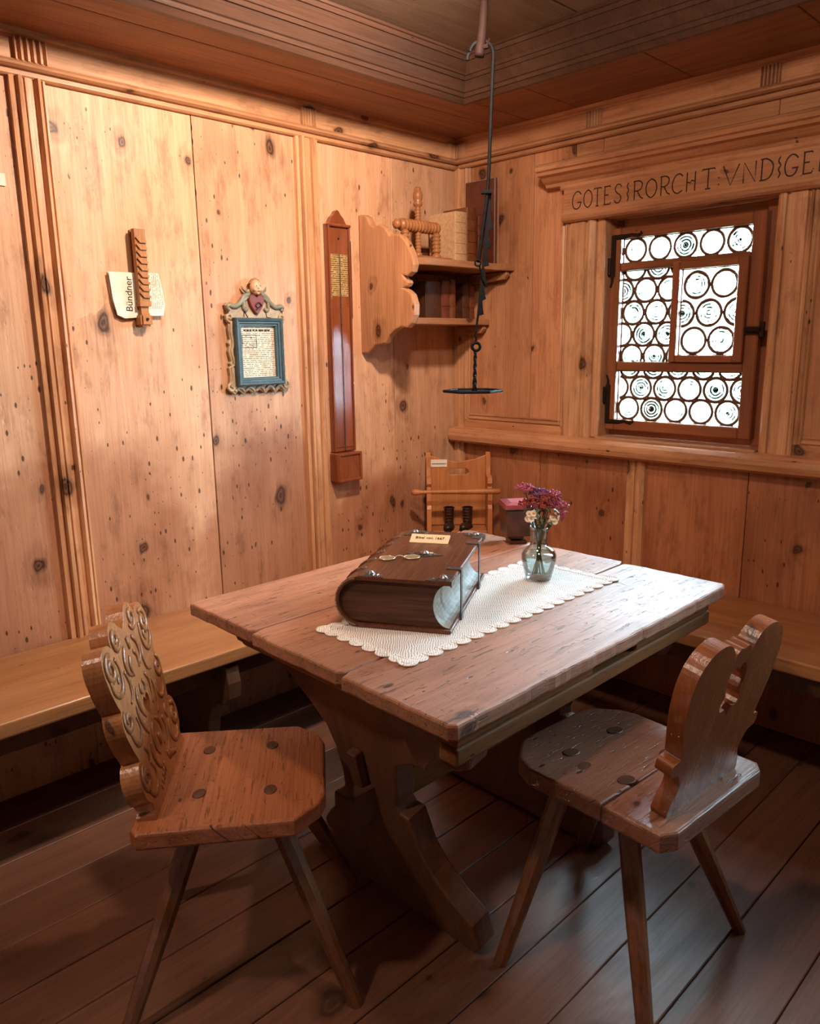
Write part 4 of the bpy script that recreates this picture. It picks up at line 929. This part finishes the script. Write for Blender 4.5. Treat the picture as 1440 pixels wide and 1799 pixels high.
sh('shelf_board', (.003, -.520, 1.394), (.200, -.010, 1.420), 'shelfy')
link('shelf_cleat', prism([(.10, 0), (.305, 0), (.312, -.012), (.296, -.030), (.20, -.036), (.10, -.036)], .022, (1, 0, 0), (0, 0, 1), .003, origin=(0, .54-.016, 1.602-1.29)), 'shelfy', SH)
link('shelf_cleat', prism([(.04, 0), (.185, 0), (.190, -.012), (.172, -.030), (.10, -.034), (.04, -.034)], .022, (1, 0, 0), (0, 0, 1), .003, origin=(0, .54-.016, 1.392-1.29)), 'shelfy', SH)
def book(name, x0, x1, y0, y1, z0, h, m, label, bands=4, group=None, page='pages', tilt=0.0):
    # spine faces +x; covers face -y and +y
    o = empty(name, ((x0+x1)/2, (y0+y1)/2, z0), tilt, label, 'book', group); d, t = (x1-x0), (y1-y0); c = .003
    for sy in (-1, 1): link('cover', boxmesh(d-.006, c, h, .001, m), m, o, (-.003, sy*(t/2-c/2), h/2))
    prf = [(d/2-.008, -t/2), (d/2-.003, -t/2+.002), (d/2, -t/4), (d/2+.001, 0), (d/2, t/4), (d/2-.003, t/2-.002), (d/2-.008, t/2), (d/2-.008, t/2-c), (d/2-.004, 0), (d/2-.008, -t/2+c)]
    spn_ = extrude('spine', prf, (0, 0, 0), (0, 0, h), (1, 0, 0), (0, 1, 0), m, o)
    for i in range(bands):
        zz = h*(i+1)/(bands+1); link('raised_band', tube([(p[0]+.0006, p[1], zz) for p in prf[:7]], .0017, 5), m, o)
    link('page_block', boxmesh(d-.016, t-2*c, h-.008, 0, page), page, o, (-.004, 0, h/2))
    return o
G1, G2 = 'books on the upper shelf', 'books on the lower shelf'
book('old_book', .060, .205, -.224, -.156, 1.630, .196, 'vellum', 'cream vellum book standing on the upper shelf beside the wooden press', 4, G1)
book('old_book', .070, .205, -.152, -.098, 1.630, .218, 'leather1', 'brown leather book between the vellum book and the window side wall', 4, G1)
book('old_book', .085, .215, -.094, -.058, 1.630, .190, 'leather3', 'slim red brown book at the window wall end of upper shelf', 4, G1)
tl = box('large_book_cover', (.085, -.036, 1.630), (.245, -.020, 1.968), 'leather3', None, .004); tl['label'] = 'tall thin dark reddish book standing flat against the window wall'; tl['category'] = 'book'; tl['group'] = G1
tl.name = 'tall_book'
pgs = box('page_block', (.089, -.0345, 1.634), (.2430, -.0215, 1.9685), 'pages', tl, 0); pgs.location -= tl.location
book('old_book', .040, .160, -.345, -.262, 1.420, .142, 'leather2', 'widest dark leather book on the lower shelf', 0, G2)
book('old_book', .045, .165, -.258, -.214, 1.420, .146, 'leather3', 'narrow red brown book second on the lower shelf', 2, G2)
book('old_book', .045, .165, -.210, -.178, 1.420, .152, 'leather1', 'slim lighter brown book third on the lower shelf', 2, G2)
book('old_book', .045, .165, -.132, -.094, 1.420, .140, 'leather2', 'dark brown book after the gap on the lower shelf', 2, G2)
book('old_book', .045, .160, -.088, -.056, 1.420, .134, 'leather3', 'last small book at window wall end of the lower shelf', 2, G2)
# turned wooden press
PR = empty('wooden_press', (.160, -.385, 1.630), 0, 'turned wooden screw press with ribbed barrel on the upper shelf', 'press')
box('press_base', (-.060, -.110, 0), (.060, .125, .016), 'press', PR, .004)
def ribs(l, r, n, dr):
    out = []
    for i in range(n*4+1): out.append((r - dr*(1 if i % 4 in (0,) else .0 if i % 4 == 2 else .35), l*i/(n*4)))
    return out
my = basis((1, 0, 0), (0, 0, -1), (0, -.125, .128))
bar = [(.004, -.006), (.012, -.004), (.018, .004), (.017, .016), (.012, .020)] + [(r, z+.024) for r, z in ribs(.20, .0235, 12, .005)] + [(.018, .228), (.008, .236)]
link('ribbed_barrel', lathe(bar, 20, my), 'press', PR, smooth=True)
post = [(.011, .016), (.016, .020), (.016, .030), (.009, .034)] + [(r, z+.034) for r, z in ribs(.07, .012, 6, .003)] + [(.010, .150)] + [(r, z+.150) for r, z in ribs(.045, .0125, 4, .003)] + [(.009, .198), (.016, .202), (.018, .212), (.014, .218), (.017, .226), (.019, .240), (.016, .252), (.012, .256), (.013, .262), (.009, .268), (.003, .270)]
link('screw_post', lathe(post, 18), 'press', PR, (0, -.005, 0), smooth=True)
for yy, xx in ((.085, 0.01), (-.085, 0.01)):
    lg = [(.017, .016), (.019, .022), (.016, .030), (.010, .034)] + [(r, z+.036) for r, z in ribs(.07, .0175, 5, .005)] + [(.010, .110)]
    link('turned_leg', lathe(lg, 18), 'press', PR, (xx, yy, 0), smooth=True)

# ------------------------------------------------------------------ long case thermometer
TH = empty('wall_thermometer', (0, -.672, .80), 0, 'tall narrow varnished red wood barometer hanging beside the shelf', 'barometer')
o = [(-.052, .955), (-.052, .115), (.052, .115), (.052, .955), (.040, .960), (.028, .980), (.014, .992), (.008, 1.002), (0, 1.006), (-.008, 1.002), (-.014, .992), (-.028, .980), (-.040, .960)]
link('backboard', prism(o, .022, (0, 1, 0), (0, 0, 1), .002, origin=(.001, 0, 0)), 'mahog', TH)
for s in (-1, 1): box('edge_moulding', (.022, s*.0485-.0035, .115), (.032, s*.0485+.0035, .950), 'mahog', TH, .002)
box('top_moulding', (.022, -.054, .946), (.036, .054, .956), 'mahog', TH, .003)
box('door_panel', (.020, -.042, .13), (.026, -.003, .66), 'mahog', TH, .002); box('door_panel', (.020, .003, .13), (.026, .042, .66), 'mahog', TH, .002)
box('scale_plate', (.022, -.040, .700), (.0245, .040, .850), 'scale', TH, 0)
link('glass_tube', tube([(.028, 0, .118), (.028, 0, .85)], .0022, 8), 'silver', TH); link('side_rod', tube([(.034, .050, .62), (.034, .050, .90)], .0015, 6), 'silver', TH)
link('nail', lathe([(.004, 0), (.004, .003), (.002, .004)], 10, basis((0, 1, 0), (0, 0, 1), (.022, 0, .905))), 'rust', TH)
box('cistern_box', (.001, -.058, .0), (.052, .060, .112), 'mahog', TH, .003)
for lo, hi in (((.052, -.058, 0), (.058, -.048, .112)), ((.052, .050, 0), (.058, .060, .112)), ((.052, -.048, 0), (.058, .050, .010)), ((.052, -.048, .102), (.058, .050, .112))): box('box_frame', lo, hi, 'mahog', TH, .002)

# ------------------------------------------------------------------ newspaper in a carved clip
NP = empty('newspaper', (.012, -1.468, 1.485), 0, 'yellowed folded newspaper held against the left wall by a wooden clip', 'newspaper')
def sheet(name, pts, x0, m): return link(name, prism(pts, .0035, (0, 1, 0), (0, 0, 1), .0008, origin=(x0, 0, 0)), m, NP)
sheet('back_sheets', [(-.082, .060), (.080, .062), (.090, .010), (.094, -.034), (.088, -.062), (-.050, -.070), (-.072, -.045), (-.082, .01)], -.010, 'paper')
sheet('front_sheet', [(-.084, .058), (.005, .060), (.005, -.072), (-.045, -.076), (-.068, -.066), (-.078, -.02)], .0, 'paper')
sheet('printed_sheet', [(.012, .060), (.072, .060), (.080, .020), (.086, -.030), (.080, -.050), (.012, -.048)], .0, 'printv')
sheet('folded_corner', [(.030, -.048), (.082, -.046), (.082, -.066), (.030, -.068)], .002, 'paper')
tm = textmesh('Bündner', .030); o = link('lettering', tm, 'ink', NP); place(o, basis((0, .04, 1), (0, -1, .04), (.0042, -.026, -.004)))
CLP = empty('carved_clip', (.0, -1.456, 1.385), 0, 'notched carved wooden clip mounted on the left wall holding the newspaper', 'clip')
box('clip_back', (.001, -.016, .07), (.008, .016, .285), 'clip', CLP, .001)
link('clip_bar', prism([(-.017, .075), (.017, .075), (.018, .285), (-.018, .285)], .022, (0, 1, 0), (0, 0, 1), .002, origin=(.0185, 0, 0), ), 'clip', CLP)
b = bmesh.new()
for i in range(9):
    z = .085 + .020*i
    prism([(-.016, z+.014), (-.004, z), (.017, z), (.017, z+.007), (-.001, z+.007), (-.012, z+.019)], .006, (0, 1, 0), (0, 0, 1), b=b, origin=(.0405, 0, 0))
link('chevron_carving', b, 'clip', CLP)
b = bmesh.new(); addbox(b, (.001, -.019, .0), (.044, .019, .040)); bmesh.ops.bevel(b, geom=b.edges[:], offset=.006, segments=2, affect='EDGES'); addbox(b, (.001, -.012, .040), (.034, .012, .062)); addbox(b, (.001, -.018, .060), (.042, .018, .076)); link('clip_foot', b, 'clip', CLP)
link('peg', tube([(.044, 0, .022), (.049, 0, .022)], .004, 8), 'rust', CLP)

# ------------------------------------------------------------------ carved picture frame with cherub
PF = empty('picture_frame', (.0, -1.046, 1.165), 0, 'blue framed printed page in cream carved surround with cherub head and red heart', 'picture')
hw = [(.115, .005), (.128, .016), (.118, .03), (.114, .06), (.118, .085), (.110, .092), (.114, .10), (.108, .108), (.116, .14), (.110, .16), (.116, .168), (.108, .18), (.112, .21), (.110, .235), (.120, .245), (.122, .258), (.108, .266), (.112, .276), (.120, .292), (.108, .300), (.088, .292), (.066, .300), (.050, .320), (.030, .334), (.026, .345), (0, .352)]
bot = [(-.10, -.006), (-.085, .006), (-.066, -.006), (-.045, .006), (-.022, -.006), (0, .006), (.022, -.006), (.045, .006), (.066, -.006), (.085, .006), (.10, -.006)]
bd = link('carved_backboard', prism(bot + hw + [(-x, z) for x, z in reversed(hw) if x > 0], .016, (0, 1, 0), (0, 0, 1), .003, origin=(.002, 0, 0)), 'cream', PF)
b = bmesh.new()
for s in (-1, 1):
    addtube(b, [(.018, s*(x-.006), z) for x, z in sp2([(.120, .02), (.110, .05), (.112, .085), (.103, .10), (.110, .14), (.104, .165), (.108, .20), (.106, .24)], 4)], .0055, 6)
    addtube(b, [(.018, s*x, z) for x, z in spiral(.104, .252, .016, 1.2, R(250), 1)], .0050, 6)
    addtube(b, [(.018, s*x, z) for x, z in spiral(.112, .018, .016, 1.1, R(90), -1)], .0050, 6)
for i in range(5): addtube(b, [(.018, y, z) for y, z in sp2([(-.10+.041*i, .004), (-.088+.041*i, .016), (-.074+.041*i, .014), (-.062+.041*i, .002)], 4)], .0052, 6)
link('rope_border', b, 'cream', bd, smooth=True)
b = bmesh.new()
for s in (-1, 1):
    addtube(b, [(.020, s*x, z) for x, z in sp2([(.024, .330), (.045, .322), (.062, .300), (.082, .288), (.104, .292), (.112, .284), (.104, .276)], 4)], [.008]*8 + [.009]*9 + [.007]*8, 7)
    addtube(b, [(.021, s*x, z) for x, z in sp2([(.030, .322), (.048, .306), (.050, .284), (.042, .276), (.036, .284)], 4)], .0065, 7)
link('scrollwork', b, 'scroll', PF, smooth=True)
b = bmesh.new(); hp = [(0, .262), (.010, .270), (.026, .292), (.032, .312), (.026, .326), (.012, .330), (0, .322)]
h_ = sp2(hp, 3); hh = h_ + [(-x, z) for x, z in reversed(h_) if x > 1e-4]
link('heart', prism(hh, .014, (0, 1, 0), (0, 0, 1), .005, seg=3, origin=(.016, 0, 0)), 'heart', PF, smooth=False)
b = bmesh.new(); addtube(b, [(.032, y, z) for y, z in sp2([(.004, .284), (-.006, .292), (.006, .302), (.016, .292), (.004, .284), (-.006, .276)], 4)], .002, 5)
link('painted_monogram', b, 'ink', PF)
b = bmesh.new()
for st in ([(-.048, .254), (-.046, .284)], [(-.047, .268), (-.034, .284)], [(-.044, .270), (-.032, .252)], [(.040, .284), (.044, .254), (.062, .252)]): addtube(b, [(.0185, y, z) for y, z in st], .0018, 5)
link('painted_initials', b, 'ink', PF)
# cherub head with wings
b = bmesh.new(); bmesh.ops.create_uvsphere(b, u_segments=16, v_segments=12, radius=.024, matrix=Matrix.Translation((.026, 0, .352)) @ Matrix.Diagonal((.80, .90, 1.08, 1)))
bmesh.ops.create_uvsphere(b, u_segments=8, v_segments=6, radius=.0034, matrix=Matrix.Translation((.0452, 0, .350)))
for s in (-1, 1): bmesh.ops.create_uvsphere(b, u_segments=8, v_segments=6, radius=.0080, matrix=Matrix.Translation((.0365, s*.0105, .345)))
bmesh.ops.create_uvsphere(b, u_segments=8, v_segments=6, radius=.0055, matrix=Matrix.Translation((.0385, 0, .333)))
hd = link('cherub_head', b, 'skin', PF, smooth=True)
b = bmesh.new()
for s in (-1, 1): bmesh.ops.create_uvsphere(b, u_segments=6, v_segments=5, radius=.0020, matrix=Matrix.Translation((.0440, s*.0078, .357)))
addtube(b, [(.0445, -.004, .3395), (.0452, 0, .3385), (.0445, .004, .3395)], .0012, 5); link('eyes_and_mouth', b, 'ink', hd)
b = bmesh.new()
for i in range(9):
    a = R(28 + 15.5*i); bmesh.ops.create_uvsphere(b, u_segments=7, v_segments=5, radius=.0058, matrix=Matrix.Translation((.022, .0205*math.cos(a), .356 + .0225*math.sin(a))))
link('curls', b, 'hair', hd, smooth=True)
for s in (-1, 1): link('wing', tube([(.016, s*.016, .332), (.018, s*.032, .336), (.017, s*.044, .345), (.014, s*.050, .356)], [.007, .008, .006, .002], 7, flat=.6), 'scroll', PF, smooth=True)
# blue frame
fw, fh, fz = .097, .114, .137
FP = [(0, 0), (0, .020), (.004, .026), (.010, .024), (.013, .019), (.018, .019), (.021, .014), (.026, .014), (.028, .008), (.028, 0)]
b = bmesh.new(); rings = []
for d, h in FP: rings.append([b.verts.new((.018+h, sy*(fw-d), fz+sz*(fh-d))) for sy, sz in ((-1, -1), (1, -1), (1, 1), (-1, 1))])
for a, c in zip(rings, rings[1:]):
    for i in range(4): b.faces.new((a[i], a[(i+1) % 4], c[(i+1) % 4], c[i]))
link('inner_frame', b, 'blue', PF)['label'] = 'blue grey painted moulded frame'
pg = box('printed_page', (.018, -.070, .050), (.0205, .070, .224), 'print', PF, 0)
b = bmesh.new()
for A, B in (((-.062, .152), (-.005, .152)), ((-.005, .152), (-.005, .194)), ((-.005, .194), (-.062, .194)), ((-.062, .194), (-.062, .152))): addtube(b, [(.0006, A[0], A[1]), (.0006, B[0], B[1])], .0009, 4)
rr = random.Random(5)
for i in range(16):
    y, z = rr.uniform(-.058, -.010), rr.uniform(.157, .189); addtube(b, [(.0006, y, z), (.0006, y+rr.uniform(-.008, .008), z+rr.uniform(-.008, .008))], .0007, 4)
for i in range(9): addbox(b, (0, -.055 + .012*i, .207), (.0007, -.047 + .012*i + rr.uniform(0, .003), .213))
for v in b.verts: v.co += Vector((.0206, 0, 0)) - pg.location
link('woodcut', b, 'ink', pg)

# white slip pinned to the far left of the wall
box('paper_slip', (.0045, -1.835, 1.752), (.0055, -1.808, 1.784), 'white', None, 0); sl = bpy.data.objects['paper_slip']
tag(sl, 'small blank white paper slip stuck on the left wall panel', 'paper slip')

# ------------------------------------------------------------------ iron trammel hook over the table
HK = empty('ceiling_peg', (.893, -.887, 2.246), R(44.4), 'curved brown wooden peg hanging from the ceiling field', 'peg')
link('peg_shaft', tube(spline([(.004, 0, .0), (.006, 0, -.06), (.002, 0, -.13), (-.006, 0, -.19)], 5), [.011]*6 + [.012]*5 + [.013]*5, 10), 'pegwood', HK, smooth=True)
link('peg_toe', tube([(-.004, -.004, -.17), (.014, -.004, -.168), (.020, -.004, -.150)], [.008, .007, .004], 8), 'pegwood', HK)
TR = empty('pot_hook', (.90, -.88, 1.18), R(44.4), 'black wrought iron toothed pot hook with hexagonal tray hanging over the table', 'pot hook')
def hz(px, py): return ((px-851.8)*.00148, 0, 2.068-(py-90)*.001477 - 1.18)
rod = spline([hz(820, 104), hz(823, 92), hz(832, 78), hz(846, 72), hz(859, 78), hz(866, 92), hz(865, 130), hz(862, 220), hz(858, 320), hz(848, 400), hz(842, 448)], 5)
link('hook_rod', tube(rod, .0048, 8), 'iron', TR, smooth=True)
def cz(a, b_): return hz(760 + a*.2222, 300 + b_*.2222)
bl_ = [(440, 95), (475, 95), (468, 200), (465, 270), (478, 350), (492, 402), (452, 412), (458, 470), (474, 545), (440, 556), (446, 620), (458, 692), (418, 698), (428, 770), (440, 840), (416, 868), (425, 910), (436, 962), (404, 976), (408, 1030), (416, 1090), (378, 1100), (366, 1180), (352, 1232), (342, 1228), (362, 1060), (392, 760), (410, 560), (428, 330), (440, 180)]
link('toothed_blade', prism([(cz(*p)[0], cz(*p)[2]) for p in bl_], .006, (1, 0, 0), (0, 0, 1), .001, origin=(0, .009, 0)), 'iron', TR)
c0, c1 = cz(395, 95), cz(475, 122); b = bmesh.new(); addbox(b, (c0[0]-.002, -.008, c1[2]), (c1[0], .013, c0[2])); link('collar', b, 'iron', TR)
a = cz(362, 672); link('pawl', tube([(a[0] + .008*math.cos(R(t)), -.006, a[2] + .008*math.sin(R(t))) for t in range(0, 360, 30)], .0026, 6, True, nrm=(0, 1, 0)), 'iron', TR)
link('pawl_arm', tube([(a[0]+.004, -.006, a[2]-.006), cz(400, 790), cz(440, 868)], [.003, .0028, .0015], 6), 'iron', TR)
link('lower_link', tube([cz(350, 1225), cz(340, 1260), cz(352, 1290), cz(345, 1340)], .0034, 6), 'iron', TR)
a = cz(352, 1360); link('swivel_ring', tube([(a[0] + .011*math.cos(R(t)), 0, a[2] + .011*math.sin(R(t))) for t in range(0, 360, 24)], .0042, 8, True, nrm=(0, 1, 0)), 'iron', TR, smooth=True)
t0, t1 = cz(345, 1395), cz(338, 1745); b = bmesh.new(); n = 18; prev = None
for i in range(n+1):
    z = t0[2] + (t1[2]-t0[2])*i/n; x = t0[0] + (t1[0]-t0[0])*i/n; an = i*.45; hwid = .0052 + .003*(i/n)**3
    rg = [b.verts.new((x + hwid*math.cos(an + k*math.pi/2), hwid*math.sin(an + k*math.pi/2), z)) for k in range(4)]
    if prev:
        for k in range(4): b.faces.new((prev[k], prev[(k+1) % 4], rg[(k+1) % 4], rg[k]))
    else: b.faces.new(rg)
    prev = rg
b.faces.new(prev); link('twisted_shaft', b, 'iron', TR)
xc = t1[0] - .004
b = bmesh.new(); hexo = [(xc + .083*math.cos(R(a_)), .083*math.sin(R(a_))) for a_ in range(0, 360, 60)]
prism(hexo, .003, (1, 0, 0), (0, 1, 0), b=b, origin=(0, 0, .004))
addtube(b, [(x, y, .008) for x, y in hexo], .0042, 6, True); link('hexagonal_tray', b, 'iron', TR)

# ------------------------------------------------------------------ child's chair in the corner with tiny boots
KC = empty('child_chair', (.185, -.185, .450), R(-45), 'small wooden child chair with slotted back standing in the bench corner', 'chair')
# local x points out of the corner, y along the width
sd = [(-.070, 0), (-.082, .250), (-.090, .410), (-.070, .414), (-.052, .395), (-.046, .350), (-.038, .320), (-.012, .318), (.010, .325), (.034, .318), (.040, .295), (.030, .280), (.034, .262), (.052, .258), (.056, .225), (.048, .205), (.058, .190), (.064, .0), (.040, 0), (.030, .05), (-.040, .05), (-.050, 0)]
for s in (-1, 1): link('side_board', prism(sd, .020, (1, 0, 0), (0, 0, 1), .002, origin=(0, s*.128+.010, 0)), 'kid', KC)
bk_o = [(-.118, .095), (.118, .095), (.118, .402), (.070, .384), (.0, .372), (-.070, .384), (-.118, .402)]
sl_ = [(-.036, .318), (.036, .318), (.046, .326), (.046, .336), (.036, .344), (-.036, .344), (-.046, .336), (-.046, .326)]
link('back_board', prism(bk_o, -.014, (0, 1, 0), (0, 0, 1), .002, [sl_], 2, origin=(-.060, 0, 0)), 'kid', KC)
box('seat', (-.060, -.117, .080), (.055, .117, .094), 'kid', KC, .002)
link('front_bar', tube([(.046, -.200, .262), (.046, -.188, .262), (.046, -.172, .262), (.046, -.155, .262), (.046, .140, .262), (.046, .165, .262), (.046, .172, .262)], [.010, .014, .012, .008, .0125, .012, .008], 10, flat=1.0), 'kid', KC, smooth=True)
lb = box('paper_label', (-.0590, -.118, .352), (-.0575, -.048, .384), 'white', KC, 0); lb['label'] = 'white printed label'
b = bmesh.new()
for i in range(9): addbox(b, (-.0574, -.112 + .0068*i, .364), (-.0570, -.1065 + .0068*i, .3675))
link('label_print', b, 'ink', KC)
def boot(loc, rz, label):
    o = empty('tiny_boot', loc, rz, label, 'boot', 'pair of tiny boots')
    b = bmesh.new(); secs = [(.0, .0, .020, .0165), (.012, 0, .0195, .0155), (.03, -.004, .0165, .0145), (.05, -.005, .0160, .0150), (.07, -.004, .0175, .0160), (.088, -.003, .0185, .0170)]
    rg = []
    for z, x, rx, ry in secs: rg.append([b.verts.new((x + rx*math.cos(t*math.pi/7), ry*math.sin(t*math.pi/7), z)) for t in range(14)])
    for a_, c_ in zip(rg, rg[1:]):
        for i in range(14): b.faces.new((a_[i], a_[(i+1) % 14], c_[(i+1) % 14], c_[i]))
    b.faces.new(rg[0][::-1]); link('boot_shaft', b, 'boot', o, smooth=True)
    b = bmesh.new(); bmesh.ops.create_uvsphere(b, u_segments=14, v_segments=10, radius=1, matrix=Matrix.Translation((.024, 0, .012)) @ Matrix.Diagonal((.030, .0165, .018, 1)))
    for v in b.verts: v.co.z = max(v.co.z, .001)
    link('toe', b, 'boot', o, smooth=True)
    link('sole', prism(sp2([(-.020, -.014), (.02, -.017), (.054, -.010), (.056, .010), (.02, .017), (-.020, .014)], 3, True), .005, (1, 0, 0), (0, 1, 0)), 'ink', o)
    b = bmesh.new()
    for i in range(4): addtube(b, [(.012 - .001*i, -.009, .034 + .013*i), (.0165, 0, .036 + .013*i), (.012 - .001*i, .009, .034 + .013*i)], .0014, 5)
    link('laces', b, 'leather1', o); link('cuff', tube([(-.003 + .0185*math.cos(t*math.pi/8), .017*math.sin(t*math.pi/8), .087) for t in range(16)], .0022, 6, True), 'boot', o, smooth=True)
    o.scale = (1.3, 1.3, 1.0)
    return o
def kc(x, y, z): a_ = R(-45); return (.185 + x*math.cos(a_) - y*math.sin(a_), -.185 + x*math.sin(a_) + y*math.cos(a_), .450 + z)
boot(kc(-.012, -.042, .0945), R(-52), 'tiny worn dark boot on the child chair, the one nearer the left wall')
boot(kc(-.012, .036, .0945), R(-66), 'tiny worn dark boot on the child chair, the one nearer the window wall')
